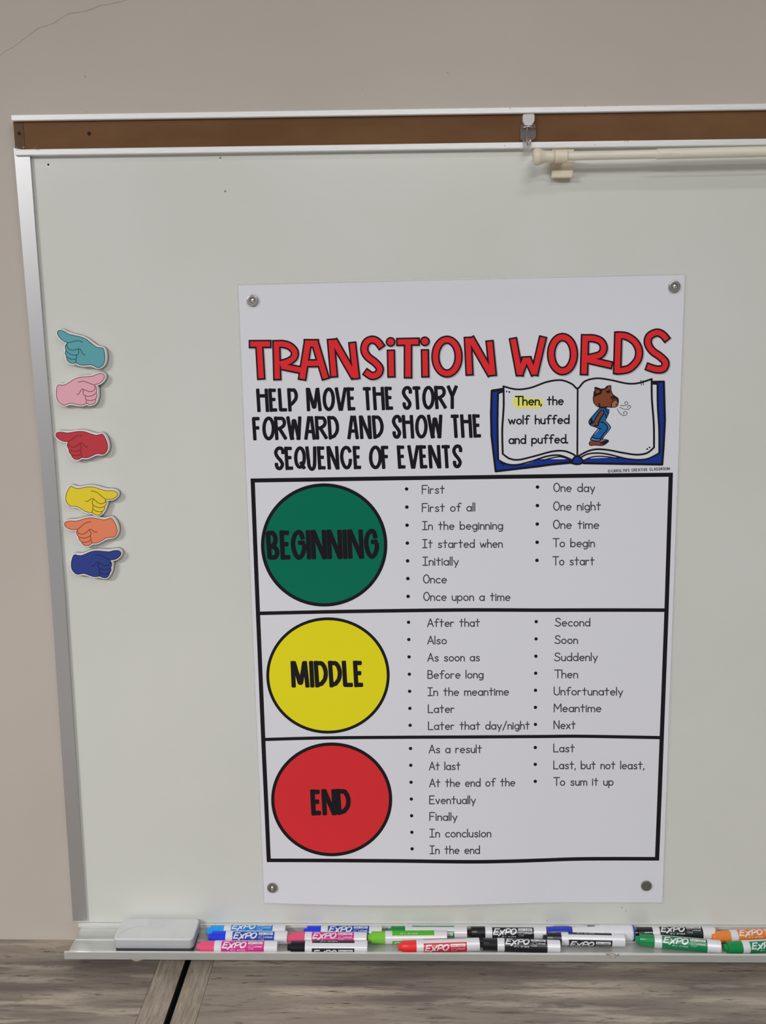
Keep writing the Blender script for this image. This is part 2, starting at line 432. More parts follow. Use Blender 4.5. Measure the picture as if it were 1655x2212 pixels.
# ================================================================ the setting
YW = .010                                   # wall plane behind the board
ZT = -1.0021 + ZO                           # table top
ZF = -.980 + ZO                             # tray floor
wl = obj('wall_back', box(bmesh.new(), (-3.0, YW, 0), (3.6, YW + .12, 2.95)), M_wall); tag(wl, kind='structure')
fl = obj('floor', box(bmesh.new(), (-3.0, -4.6, -.05), (3.6, YW, 0)), noisy(mat('grey_floor_tile', (.33, .31, .29, 1), .45), 12, (.27, .25, .24, 1), (.4, .6))); tag(fl, kind='structure')
k = Ink()
cr = [(-6, 124), (12, 110), (30, 101), (44, 90), (62, 76), (84, 60), (100, 56), (116, 50), (128, 42), (144, 31), (154, 28), (168, 27), (184, 24), (200, 19), (216, 12), (240, 8), (262, 3), (290, -6)]
random.seed(4)
for a, b, wd in zip(cr, cr[1:], [1.0, 1.2, 1.0, 1.6, 2.6, 2.2, 1.6, 2.4, 1.4, 2.6, 3.0, 1.6, 3.2, 2.6, 1.8, 2.4, 1.5]):
    k.line([a, b], wd * .75, 'round')
k.build('hairline_crack', M_crack, wl, lambda x, y: on_y(x, y, YW - .0002))
k = Ink(); k.disc((184, 165), 2.4); k.disc((967, 157), 1.8); k.disc((783, 191), 1.2)
k.build('paint_speck', M_crack, wl, lambda x, y: on_y(x, y, YW - .0002))

# ================================================================ whiteboard
XR = 2.1
wb = thing('whiteboard', (-.28, 0, ZO - .9646), 'white enamel board with an aluminium frame, filling the wall behind the poster', 'whiteboard')
z_t2b = on_y(600, 328, -.010).z; z_t2t = on_y(600, 314, -.010).z
z_t1b = on_y(600, 252.5, -.010).z; z_t1t = on_y(600, 238.6, -.010).z
zb = ZO - .9646
obj('writing_surface', box(bmesh.new(), (-.287, 0, zb), (XR, YW, z_t2t - .002)), M_board, wb)
outer = [(29.5, 320), (45, 500), (65, 735), (86.5, 980), (110, 1280), (134, 1640), (157.5, 1989)]
inner = [(63.5, 326), (76.5, 500), (95, 735), (116, 980), (139, 1280), (163, 1640), (185, 1989)]
yf = -.006
po = [on_y(x, y, yf) for x, y in outer]; pi = [on_y(x, y, yf) for x, y in inner]
bm = prism(bmesh.new(), [(p.x, p.z) for p in po] + [(p.x, p.z) for p in reversed(pi)], yf, YW)
obj('side_frame', bm, mat('brushed_side_aluminium', (.60, .60, .605, 1), .40, .78), wb)
xl = on_y(31, 320, -.010).x
bm = box(bmesh.new(), (xl, -.010, z_t2b), (XR, YW, z_t2t - .0002), .0012)
tf = obj('top_frame', bm, M_trim, wb)
k = Ink(); random.seed(8)
for _ in range(16):
    x = random.choice([random.uniform(32, 50), random.uniform(70, 92)]); y = random.uniform(317, 325)
    k.line([(x, y), (x + random.uniform(1, 5), y + random.uniform(-1.5, 1.5))], .7)
for x, y in ((1350, 306), (1356, 306), (1285, 313), (1090, 315)): k.line([(x, y - 2), (x + 1, y + 1)], 1.2)
tag(k.build('scratches', mat('grey_scuff', tone(140, 138, 136), .6), tf, lambda x, y: on_y(x, y, -.01015)), kind='stuff')
def hole(name, px, py, y, r, parent, m=M_dark, rim=None):
    p = on_y(px, py, y); bm = bmesh.new()
    lathe(bm, [(0, r * .8), (.0002, r)], (p.x, y - .0003, p.z), (0, 1, 0), 14)
    o = obj(name, bm, m, parent)
    if rim:
        bm = bmesh.new(); lathe(bm, [(0, r * 1.0), (.0003, r * 1.5)], (p.x + .0002, y - .00025, p.z - .0012), (0, 1, 0), 14); obj('hole_rim', bm, rim, o)
    return o
hole('screw_hole', 104.5, 356, 0, .0016, wb, rim=mat('chipped_white', tone(225, 225, 222), .5))
hole('screw_hole', 476, 341.5, 0, .0017, wb, mat('filled_hole', tone(120, 120, 118), .6), rim=mat('patched_white', tone(200, 200, 196), .5))
hole('screw_hole', 486.5, 413, 0, .0014, wb, mat('filled_hole', tone(120, 120, 118), .6))
for x, y in ((1182, 1988), (1352, 1968), (1344, 1960.5), (1437, 1217), (104, 816), (128.5, 1126)): hole('ink_speck', x, y, 0 if x > 130 else yf, .0007, wb, mat('dark_speck', tone(90, 88, 86), .6))
# the tray
L0, L1 = -.284, XR
prof = [(YW, .0154), (-.003, .0154), (-.003, .0004), (-.0045, 0), (-.066, 0), (-.066, .0100), (-.070, .0100), (-.070, -.0006), (-.0685, -.0018), (.0, -.0018), (YW, -.0018)]
tray = obj('marker_tray', extr_x(bmesh.new(), [(y, z + ZF) for y, z in prof], L0, L1), M_tray, wb)
for y, z, h, wd in ((-.0042, .0132, .0010, .0024), (-.0042, .0092, .0015, .0030), (-.0234, 0, .0012, .0013), (-.0506, 0, .0012, .0013), (-.068, .0100, .0009, .0040)):
    bm = box(bmesh.new(), (L0 + (.0015 if z < .005 else 0), y - wd / 2, ZF + z), (L1, y + wd / 2, ZF + z + h), .0003)
    obj('tray_ridge', bm, M_trayedge, tray)
k = Ink()
g = [(1309, 2060), (1312, 2063), (1316, 2062.5), (1318, 2066), (1320, 2070)], [(1316, 2061), (1322, 2060), (1330, 2062), (1331, 2066), (1329, 2070)], [(1329, 2063), (1334, 2065), (1338, 2061.5)]
for s in g: k.line(s, 1.8, 'round')
k.disc((1335, 2063), 2.6, 1.8); k.disc((1313, 2061), 3.0, 1.4)
k.build('tape_residue', mat('old_tape_glue', tone(140, 120, 105), .7), tray, lambda x, y: on_y(x, y, -.0702))

# ================================================================ display rail above the board
rail = thing('display_rail', (xl, 0, z_t2t), 'brown hardboard strip under a white trim above the whiteboard', 'rail')
x1 = on_y(24, 246, -.010).x
o = obj('top_trim', extr_x(bmesh.new(), [(YW, z_t1t), (-.008, z_t1t), (-.010, z_t1t - .001), (-.010, z_t1b + .001), (-.009, z_t1b), (YW, z_t1b)], x1, XR), M_trim, rail)
k = Ink()
for x, y in ((56, 240.5), (186, 240.5), (1100, 233), (1262, 229), (1330, 227)): k.line([(x, y), (x + 5, y + 1.2)], 1)
tag(k.build('scratches', mat('grey_scuff', tone(140, 138, 136), .6), o, lambda x, y: on_y(x, y, -.01015)), kind='stuff')
xc = on_y(30, 285, -.004).x; xs = on_y(51, 285, -.004).x
strip = obj('hardboard_strip', box(bmesh.new(), (xs + .0006, -.004, z_t2t + .0001), (XR, YW, z_t1b)), M_cork, rail)
obj('hardboard_offcut', box(bmesh.new(), (xc, -.0036, z_t2t + .0001), (xs, YW, z_t1b)), M_cork2, rail)
hole('screw_hole', 41, 288, -.004, .0022, rail); hole('screw_hole', 192.5, 288.5, -.004, .0027, rail)

# ================================================================ clear hook
h0 = on_y(1140, 285, -.004)
hook = thing('adhesive_hook', tuple(h0), 'clear plastic stick-on hook with a wire loop on the brown strip', 'hook')
def q(x, y, d): p = on_y(x, y, d); return (p.x, p.z)
bm = prism(bmesh.new(), [q(1125, 271, -.008), (q(1128, 268, -.008)), q(1153, 267, -.008), q(1157, 270, -.008), q(1157.5, 296, -.008), q(1153, 302, -.008), q(1128, 303, -.008), q(1124, 299, -.008)], -.0085, -.0042)
obj('backing_plate', bm, M_clear, hook)
bm = prism(bmesh.new(), [q(1129, 250, -.009), q(1131, 248, -.009), q(1151, 247, -.009), q(1154, 249.5, -.009), q(1154, 262, -.009), q(1148, 272, -.009), q(1134, 272, -.009), q(1129, 263, -.009)], -.0125, -.0043)
obj('pull_tab', bm, mat('frosted_plastic', tone(205, 198, 200), .35, trans=.25), hook)
bm = prism(bmesh.new(), [q(1129, 303, -.0105), q(1149, 302, -.0105), q(1147, 327, -.0105), q(1131, 328, -.0105)], -.0112, -.0104)
obj('adhesive_strip', bm, mat('clear_film', tone(215, 215, 215), .2, trans=.9), hook)
pts = [on_y(1141, 272, -.010), on_y(1138, 282, -.016), on_y(1137.5, 296, -.022), on_y(1138, 308, -.024), on_y(1141, 316, -.026), on_y(1145, 312, -.032), on_y(1146, 300, -.034)]
pts = [Vector(p) for p in pts]
bm = bmesh.new(); tube(bm, pts, .0011); 
tube(bm, [on_y(1128, 277, -.010), on_y(1132, 275, -.012), on_y(1141, 273, -.013), on_y(1150, 275, -.012), on_y(1155, 277, -.010)], .0009)
obj('wire_hook', bm, M_wire, hook, True)

# ================================================================ curtain rod over the board
ay = -.034
a0 = on_y(1150.5, 339, ay); a1 = on_y(1655, 327.4, ay); ad = (a1 - a0).normalized()
rod = thing('curtain_rod', tuple(a0), 'cream curtain rod with a bell-shaped end held in front of the whiteboard top', 'curtain rod')
bm = lathe(bmesh.new(), [(.028, .0056), (.16, .0056), (.1605, .0067), (1.2, .0067)], a0, ad); obj('pole', bm, M_rod, rod, False)
bm = lathe(bmesh.new(), [(0, .003), (.0006, .0082), (.0025, .0102), (.006, .0110), (.009, .0106), (.0125, .0086), (.017, .0074), (.0245, .0072), (.0285, .0080)], a0, ad, 36); obj('finial', bm, M_cream, rod, True)
bm = lathe(bmesh.new(), [(.0285, .0078), (.029, .0084), (.044, .0084), (.0445, .0078)], a0, ad, 36); c_ = obj('collar', bm, M_cream, rod)
bx0, bx1 = on_y(1192, 345, -.004).x, on_y(1240, 345, -.004).x
bt, bb = on_y(1215, 319, -.004).z, on_y(1215, 381, -.004).z
bm = box(bmesh.new(), (bx0, -.0005, bb), (bx1, -.005, bt), .0008)
br = obj('wall_bracket', bm, M_cream, rod)
lz = on_y(1215, 376, -.014).z
bm = box(bmesh.new(), (bx0 - .001, -.004, lz - .0045), (bx1 - .003, -.016, lz + .0045), .0012)
obj('bracket_lip', bm, M_cream, br)
cxr = (a0 + ad * .036)
bm = box(bmesh.new(), (cxr.x - .006, -.004, cxr.z - .004), (cxr.x + .008, -.030, cxr.z + .004), .001)
obj('bracket_arm', bm, M_cream, br)

# ================================================================ poster
PC = [on_y(515, 616.5, -.0012), on_y(1479.5, 594, -.0012), on_y(1431, 1949, -.0012), on_y(571.5, 1949.5, -.0012)]
PX0, PX1, PZ1, PZ0 = 0.0, .61, ZO, ZO - .93
def bulge(x, z):
    u = min(1, max(0, (x - PX0) / (PX1 - PX0))); v = min(1, max(0, (PZ1 - z) / (PZ1 - PZ0)))
    b = .0085 * math.sin(math.pi * min(1, u / .72) if u < .72 else math.pi) * max(0, (v - .80) / .20) ** 1.6
    t = .0035 * math.sin(math.pi * u) ** 2 * max(0, (.06 - v) / .06) ** 1.5
    return b + t + .0007 * math.sin(math.pi * u) * math.sin(math.pi * v) * (1 + math.sin(9 * v + 3 * u)) 
def sheet_y(x, z): return -.0014 - bulge(x, z)
def lay_n(n):
    def f(px, py):
        y = -.0014
        for _ in range(5):
            p = on_y(px, py, y); y = sheet_y(p.x, p.z) - n * .00012
        return on_y(px, py, y)
    return f
poster = thing('poster', tuple(PC[3]), 'laminated white transition words poster with green, yellow and red circles', 'poster')
def sheet(cs, nu, nv, back, thick):
    bm = bmesh.new(); g = []
    for j in range(nv + 1):
        row = []
        for i in range(nu + 1):
            u, v = i / nu, j / nv
            p = (cs[0] * (1 - u) + cs[1] * u) * (1 - v) + (cs[3] * (1 - u) + cs[2] * u) * v
            row.append((p.x, sheet_y(p.x, p.z) + back, p.z))
        g.append(row)
    F = [[bm.verts.new(p) for p in r] for r in g]; K = [[bm.verts.new((p[0], p[1] + thick, p[2])) for p in r] for r in g]
    for j in range(nv):
        for i in range(nu):
            bm.faces.new((F[j][i], F[j][i + 1], F[j + 1][i + 1], F[j + 1][i])); bm.faces.new((K[j][i], K[j + 1][i], K[j + 1][i + 1], K[j][i + 1]))
    for i in range(nu):
        bm.faces.new((F[0][i], K[0][i], K[0][i + 1], F[0][i + 1])); bm.faces.new((F[nv][i], F[nv][i + 1], K[nv][i + 1], K[nv][i]))
    for j in range(nv):
        bm.faces.new((F[j][0], F[j + 1][0], K[j + 1][0], K[j][0])); bm.faces.new((F[j][nu], K[j][nu], K[j + 1][nu], F[j + 1][nu]))
    return bm
obj('paper_sheet', sheet(PC, 48, 90, 0, .0003), M_paper, poster)
mg = .0028
PL = [PC[0] + Vector((-mg, 0, mg)), PC[1] + Vector((mg, 0, mg)), PC[2] + Vector((mg, 0, -mg)), PC[3] + Vector((-mg, 0, -mg))]
ml = mat('clear_laminate', tone(205, 205, 205), .15, spec=.6); ml.node_tree.nodes['Principled BSDF'].inputs['Alpha'].default_value = .22
obj('laminate_margin', sheet(PL, 48, 90, .00035, .0002), ml, poster)

def crop(ox, oy, s): return lambda x, y: (ox + x / s, oy + y / s)
# ---- big red heading
C1, C2, C3 = crop(520, 700, 5.911), crop(780, 700, 5.911), crop(1040, 700, 3.9405)
def pts(C, l): return [C(*p) for p in l]
TS = []   # (points, width)
def ts(C, l, w, sm=False, k=5):
    p = pts(C, l); TS.append((smooth(p, k) if sm else p, w))
ts(C1, [(122, 256), (374, 254)], 12); ts(C1, [(236, 250), (262, 692)], 12.2)                       # T
ts(C1, [(455, 222), (468, 700)], 12)                                                                 # R
ts(C1, [(452, 256), (545, 256), (630, 285), (688, 350), (680, 425), (610, 478), (500, 510)], 12, True)
ts(C1, [(520, 538), (770, 588)], 11.5)
ts(C1, [(860, 224), (785, 700)], 13); ts(C1, [(945, 224), (1084, 692)], 12.5); ts(C1, [(835, 502), (1000, 500)], 12)
ts(C1, [(822, 248), (982, 248)], 13.6)  # A
ts(C1, [(1152, 205), (1192, 665)], 12); ts(C1, [(1190, 215), (1452, 672)], 13); ts(C1, [(1425, 245), (1476, 688)], 11.8)    # N
ts(C1, [(1150, 215), (1205, 213)], 3.5); ts(C1, [(1440, 676), (1478, 676)], 5)
ts(C2, [(262, 292), (205, 222), (135, 200), (66, 238), (42, 330), (84, 415), (180, 490), (238, 565), (218, 635), (140, 662), (58, 612)], 12.2, True)  # S
ts(C2, [(382, 345), (388, 665)], 12)                                                                 # i
ts(C2, [(468, 229), (732, 224)], 12); ts(C2, [(600, 226), (600, 676)], 12.6)                          # T
ts(C2, [(816, 340), (821, 664)], 12)                                                                 # i
ts(C2, arc(1098, 416, 148, 216, 0, 360, 36), 12)                                                     # O
ts(C2, [(1364, 180), (1386, 640)], 12); ts(C2, [(1400, 185), (1660, 640)], 13)                       # N
ts(C3, [(70, 150), (98, 432)], 12); ts(C3, [(66, 418), (98, 418)], 6.5)
ts(C3, [(270, 128), (326, 428)], 12.3); ts(C3, [(326, 426), (372, 305)], 12); ts(C3, [(398, 305), (452, 425)], 12); ts(C3, [(452, 426), (524, 115)], 12.3)
ts(C3, [(352, 303), (416, 300)], 8.5); ts(C3, [(308, 424), (350, 424)], 5); ts(C3, [(432, 420), (476, 420)], 5)     # W
ts(C3, arc(691, 256, 97, 145, 0, 360, 36), 12.4)                                                     # O
ts(C3, [(884, 98), (874, 424)], 12.6)                                                                # R
ts(C3, [(882, 122), (955, 122), (1018, 148), (1042, 205), (1010, 262), (905, 290)], 12, True)
ts(C3, [(885, 300), (1106, 350)], 11.8)
ts(C3, [(1166, 76), (1156, 416)], 12.4)                                                              # D
ts(C3, [(1164, 96), (1235, 104), (1305, 150), (1342, 225), (1330, 305), (1270, 372), (1210, 392), (1156, 397)], 12, True)
ts(C3, [(1580, 132), (1540, 88), (1490, 73), (1430, 105), (1418, 165), (1455, 228), (1520, 275), (1566, 325), (1550, 378), (1490, 386), (1412, 362)], 12, True)  # S
dots = [(C2(378, 228), 7.4), (C2(816, 221), 7.4)]
sh, bk, rd = Ink(), Ink(), Ink()
for p, wd in TS:
    for I, ex, ew, off in ((sh, 3.2, 7.4, 2.0), (bk, 3.5, 7, 0), (rd, 0, 0, 0)):
        I.line([(x + off, y + off) for x, y in p], wd + ew - .6, 'butt', ext=ex)
for c, r in dots:
    sh.disc((c[0] + 2.0, c[1] + 2.0), r + 3.4, n=24); bk.disc(c, r + 3.4, n=24); rd.disc(c, r, n=24)
# inner folds of the letters stay white: nothing is filled but the strokes
sh.build('heading_shadow', I_shadow, poster, lay_n(1), 'printed grey shadow of the heading')
hd = bk.build('heading_outline', I_black, poster, lay_n(2)); rd.build('heading_lettering', I_red, poster, lay_n(3), 'large red heading letters reading TRANSITION WORDS')

# ---- black capitals under it
k = Ink()
def word(C, y0, y1, slope, l, w, lean=-3, ref=0):
    for ch, a, b in l:
        xm = (a + b) / 2 - ref; dy = slope * xm
        p0 = C(a, y0 + dy); p1 = C(b, y1 + dy)
        bold(k, ch, p0[0], p1[0], p0[1], p1[1], w, lean if ch not in 'OQVAYS' else 0)
off = 1537
word(C1, 826, 1122, -.016, [('H', 212, 365), ('E', 368, 482), ('L', 488, 608), ('P', 608, 745), ('M', 845, 1037), ('O', 1045, 1205), ('V', 1198, 1358), ('E', 1366, 1480), ('T', 25 + off, 157 + off), ('H', 160 + off, 310 + off), ('E', 315 + off, 425 + off), ('S', 515 + off, 658 + off), ('T', 660 + off, 790 + off), ('O', 780 + off, 942 + off), ('R', 948 + off, 1103 + off), ('Y', 1090 + off, 1240 + off)], 7.6, ref=290)
word(C1, 1185, 1483, -.012, [('F', 160, 274), ('O', 275, 440), ('R', 440, 600), ('W', 596, 795), ('A', 810, 962), ('R', 960, 1120), ('D', 1120, 1268), ('A', 1360, 1512), ('N', 1525, 1680), ('D', 152 + off, 300 + off), ('S', 388 + off, 525 + off), ('H', 535 + off, 682 + off), ('O', 690 + off, 852 + off), ('W', 856 + off, 1058 + off), ('T', 1148 + off, 1280 + off), ('H', 1280 + off, 1427 + off), ('E', 1436 + off, 1548 + off)], 7.6, ref=290)
word(C1, 1568, 1864, -.011, [('S', 420, 568), ('E', 572, 686), ('Q', 680, 842), ('U', 840, 985), ('E', 988, 1100), ('N', 1110, 1265), ('C', 1275, 1438), ('E', 1445, 1554), ('O', 100 + off, 268 + off), ('F', 268 + off, 380 + off), ('E', 472 + off, 584 + off), ('V', 588 + off, 744 + off), ('E', 753 + off, 862 + off), ('N', 870 + off, 1028 + off), ('T', 1030 + off, 1166 + off), ('S', 1158 + off, 1300 + off)], 7.6, ref=490)
k.build('subheading_lettering', I_black, poster, lay_n(1), 'black capitals reading help move the story forward')

# ---- frame of the three boxes
k = Ink()
def sm_(l): return smooth(l, 6)
k.line(sm_([(541.4, 1038), (700, 1035.6), (860, 1033.2), (1150, 1029.2), (1300, 1027.2), (1453.8, 1025.4)]), 8.8)
k.line(sm_([(545.8, 1034), (551.5, 1180), (557.4, 1325), (563.6, 1475), (569.8, 1620), (575.4, 1740), (580.8, 1862)]), 9)
k.line(sm_([(1449.4, 1021.5), (1444.8, 1170), (1440, 1320), (1434.8, 1460), (1429.5, 1600), (1424.6, 1730), (1419.5, 1859)]), 9.2)
k.line(sm_([(560, 1325), (700, 1321.8), (860, 1319.2), (1010, 1317.6), (1170, 1318), (1300, 1317.8), (1438, 1318)]), 7.8)
k.line(sm_([(572, 1597.4), (700, 1594), (860, 1592.7), (1010, 1592), (1170, 1591), (1260, 1590.5), (1427, 1593.4)]), 7.0)
k.line(sm_([(578, 1858.4), (700, 1858.8), (860, 1859.8), (1010, 1861.6), (1100, 1860.4), (1170, 1858.2), (1245, 1855.6), (1330, 1855), (1422, 1855.2)]), 7.9)
k.build('box_outline', I_black, poster, lay_n(1))

# ---- circles
for name, c, rx, ry, rw, ikm, lab in (('beginning_circle', (700.3, 1177.2), 136.6, 133.1, 7.2, I_green, 'green circle reading BEGINNING'), ('middle_circle', (708.6, 1459.1), 133.3, 125.6, 6.3, I_yel, 'yellow circle reading MIDDLE'), ('end_circle', (716.6, 1726.8), 130.8, 122.9, 7, I_redc, 'red circle reading END')):
    kd = Ink(); N_ = 64
    rings = [0, .25, .5, .75, 1]
    for a, b in zip(rings, rings[1:]):
        for i in range(N_):
            t0, t1 = 2 * math.pi * i / N_, 2 * math.pi * (i + 1) / N_
            f_ = lambda r, t: (c[0] + (rx - 3) * r * math.cos(t), c[1] + (ry - 3) * r * math.sin(t))
            kd.poly([f_(a, t0), f_(b, t0), f_(b, t1), f_(a, t1)] if a else [f_(0, 0), f_(b, t0), f_(b, t1)])
    d = kd.build(name, ikm, poster, lay_n(1), lab)
    kr = Ink(); kr.line(arc(c[0], c[1], rx - rw / 2, ry - rw / 2, 0, 360, 96), rw); kr.build('circle_rim', I_black, d, lay_n(2))
    k = Ink()
    if 'beg' in name:
        C = crop(540, 1020, 5.172)
        word(C, 654, 978, -.014, [('B', 190, 340), ('E', 343, 470), ('G', 462, 645), ('I', 628, 696), ('N', 690, 866), ('N', 868, 1040), ('I', 1034, 1104), ('N', 1098, 1277), ('G', 1280, 1457)], 9.8, ref=265)
    elif 'mid' in name:
        C = crop(540, 1310, 5.172)
        word(C, 612, 905, -.006, [('M', 465, 668), ('I', 668, 728), ('D', 725, 880), ('D', 885, 1037), ('L', 1040, 1167), ('E', 1165, 1281)], 9.4, ref=465)
    else:
        C = crop(560, 1590, 5.517)
        word(C, 638, 945, -.02, [('E', 622, 756), ('N', 755, 930), ('D', 925, 1100)], 10, ref=690)
    k.build('lettering', I_black, d, lay_n(3))

# ---- word lists: text, x0, x1, baseline y0 (and y1), in the crop's own units
def lines(ox, oy, s, cap, rows, wd=2.35):
    C = crop(ox, oy, s); k = Ink()
    for t, a, b, y0, y1 in rows:
        p, q_ = C(a + .5 * wd * s, y0 - .5 * wd * s), C(b - .5 * wd * s, y1 - .5 * wd * s)
        scrawl(k, t, p[0], p[1], q_[0], q_[1], cap, wd)
    k.build('word_list', I_grey, poster, lay_n(1))
lines(850, 1020, 5.517, 17.6, [('First', 338, 612, 262, 258), ('First of all', 338, 978, 478, 470), ('In the beginning', 340, 1308, 692, 686), ('It started when', 342, 1304, 907, 903), ('Initially', 345, 780, 1116, 1114), ('Once', 350, 638, 1328, 1328), ('Once upon a time', 353, 1396, 1536, 1538)])
lines(1130, 1020, 5.015, 18, [('One day', 326, 782, 216, 218), ('One night', 324, 846, 418, 416), ('One time', 322, 826, 616, 617), ('To begin', 320, 780, 816, 815), ('To start', 318, 775, 1012, 1011)])
lines(850, 1310, 5.172, 17, [('After that', 375, 968, 232, 229), ('Also', 376, 598, 427, 425), ('As soon as', 378, 968, 619, 615), ('Before long', 380, 1008, 811, 806), ('In the meantime', 380, 1292, 1003, 998), ('Later', 384, 684, 1193, 1191), ('Later that day/night', 386, 1525, 1383, 1376)])
lines(1130, 1310, 5.015, 17, [('Second', 343, 730, 220, 219), ('Soon', 340, 596, 408, 409), ('Suddenly', 336, 812, 596, 593), ('Then', 338, 597, 780, 780), ('Unfortunately', 332, 1085, 965, 968), ('Meantime', 332, 850, 1147, 1148), ('Next', 330, 572, 1331, 1330)])
lines(850, 1590, 5.172, 17, [('As a result', 393, 990, 195, 192), ('At last', 396, 750, 385, 382), ('At the end of the', 398, 1362, 574, 564), ('Eventually', 399, 922, 763, 762), ('Finally', 401, 716, 949, 950), ('In conclusion', 401, 1095, 1135, 1134), ('In the end', 403, 968, 1321, 1320)])
lines(1100, 1590, 4.597, 17, [('Last', 438, 652, 163, 163), ('Last, but not least,', 438, 1345, 331, 333), ('To sum it up', 438, 1038, 496, 495)])
for C, l, r in ((crop(850, 1020, 5.517), [(157, 200), (160, 416), (162, 632), (166, 845), (169, 1057), (172, 1268), (175, 1480)], 3.9),
             (crop(1130, 1020, 5.015), [(157, 161), (156, 362), (154, 562), (153, 759), (151, 955)], 3.9),
             (crop(850, 1310, 5.172), [(169, 177), (172, 370), (175, 564), (178, 757), (181, 948), (184, 1139), (187, 1328), (1596, 170), (1594, 363), (1592, 556), (1590, 746), (1588, 937), (1587, 1128), (1587, 1318)], 3.7),
             (crop(850, 1590, 5.172), [(191, 139), (194, 327), (197, 516), (200, 704), (203, 890), (206, 1075), (209, 1260), (1585, 128), (1585, 316), (1585, 506)], 3.7)):
    for p in l:
        kb = Ink(); kb.disc(C(*p), r, r * .97, 16); kb.build('bullet', I_black, poster, lay_n(1))

# ---- picture of an open book
C = C3
kbk, kbl, kw, kl = Ink(), Ink(), Ink(), Ink()
cover = pts(C, [(85, 562), (180, 545), (190, 1150), (800, 1150), (1455, 1120), (1455, 488), (1555, 486), (1568, 820), (1542, 1198), (1060, 1185), (800, 1188), (480, 1215), (118, 1258), (85, 900)])
kbl.fill(cover, 26)
cl = pts(C, [(180, 552), (88, 568), (82, 760), (86, 950), (122, 1254), (480, 1212), (770, 1172)])
kl.line(cl, 4.6, 'round')
kl.line(pts(C, [(870, 1185), (1300, 1192), (1540, 1196), (1552, 1040), (1563, 820), (1554, 490), (1450, 492)]), 4.6, 'round')
page = pts(C, smooth([(142, 585), (138, 850), (142, 1150)], 4)) + pts(C, smooth([(142, 1155), (260, 1200), (400, 1185), (560, 1125), (660, 1115), (760, 1165)], 5)) + pts(C, [(812, 1130)]) + pts(C, smooth([(870, 1160), (960, 1105), (1080, 1110), (1300, 1150), (1430, 1140), (1515, 1090)], 5)) + pts(C, [(1515, 800), (1495, 520), (1455, 512), (1440, 480), (1380, 500), (1200, 490), (1000, 462), (900, 480), (818, 545), (740, 490), (660, 478), (520, 510), (330, 556), (185, 532), (180, 585)])
kw.fill(page, 24)
W1 = 4.3
kl.line(pts(C, smooth([(142, 590), (138, 850), (143, 1155)], 5)), W1, 'round')
kl.line(pts(C, smooth([(143, 1155), (210, 1190), (300, 1198), (420, 1170), (560, 1125), (670, 1118), (780, 1160)], 6)), 3.6, 'round')
kl.line(pts(C, smooth([(142, 590), (180, 575)], 3)), 4)
kl.line(pts(C, smooth([(188, 530), (190, 700), (178, 900), (182, 1105)], 5)), W1, 'round')
kl.line(pts(C, smooth([(182, 1105), (240, 1145), (320, 1155), (450, 1125), (600, 1085), (700, 1080), (775, 1105), (815, 1135)], 6)), 4.0, 'round')
kl.line(pts(C, smooth([(520, 1160), (640, 1132), (700, 1135), (770, 1165)], 6)), 2.6, 'round')
kl.line(pts(C, smooth([(188, 530), (300, 556), (420, 542), (560, 492), (680, 478), (770, 510), (820, 548), (880, 488), (980, 462), (1100, 476), (1240, 506), (1340, 502), (1450, 468)], 6)), 3.9, 'round')
kl.line(pts(C, [(820, 548), (817, 1120)]), 3.9)
kl.line(pts(C, smooth([(1450, 468), (1452, 640), (1468, 850), (1470, 1050)], 5)), W1, 'round')
kl.line(pts(C, smooth([(1470, 1050), (1410, 1098), (1320, 1112), (1200, 1095), (1080, 1072), (980, 1066), (900, 1085), (820, 1128)], 6)), 4.0, 'round')
kl.line(pts(C, smooth([(840, 1140), (900, 1108), (980, 1098), (1080, 1108), (1250, 1148), (1400, 1150), (1515, 1098)], 6)), 3.4, 'round')
kl.line(pts(C, smooth([(860, 1165), (950, 1130), (1060, 1128), (1170, 1146)], 5)), 2.6, 'round')
kl.line(pts(C, smooth([(1515, 1098), (1514, 900), (1502, 700), (1500, 515)], 5)), W1, 'round')
kl.line(pts(C, [(1455, 505), (1505, 505)]), 5.5); kl.line(pts(C, [(92, 568), (185, 556)]), 6)
kl.disc(C(215, 574), 1.7); kl.disc(C(238, 578), 1.9); kl.disc(C(1412, 1064), 1.9); kl.disc(C(1432, 1050), 1.9)
for a, b in (((1358, 478), (1362, 520)), ((1376, 482), (1380, 518)), ((1348, 498), (1384, 494)), ((170, 1165), (188, 1205)), ((158, 1182), (198, 1192)), ((196, 1176), (192, 1200))): kl.line(pts(C, [a, b]), 1.6, 'round')
kn = Ink(); kn.fill(pts(C, smooth([(772, 1172), (790, 1140), (815, 1128), (840, 1135), (862, 1165), (850, 1182), (815, 1190), (785, 1185)], 3, True)), 20)
kl2 = Ink(); kl2.line(pts(C, smooth([(768, 1178), (788, 1140), (815, 1124), (842, 1135), (866, 1170), (850, 1186), (815, 1193), (785, 1188)], 4, True)), 4, closed=True)
bk_ = kbl.build('book_cover_print', I_blue, poster, lay_n(1), 'blue cover of the printed open book')
kw.build('book_page_print', mat('ink_page_white', tone(197, 198, 204), .3, spec=.2), bk_, lay_n(2))
kl.build('book_line_print', I_black, bk_, lay_n(3)); kn.build('book_spine_print', I_blue, bk_, lay_n(4)); kl2.build('book_spine_outline', I_black, bk_, lay_n(5))
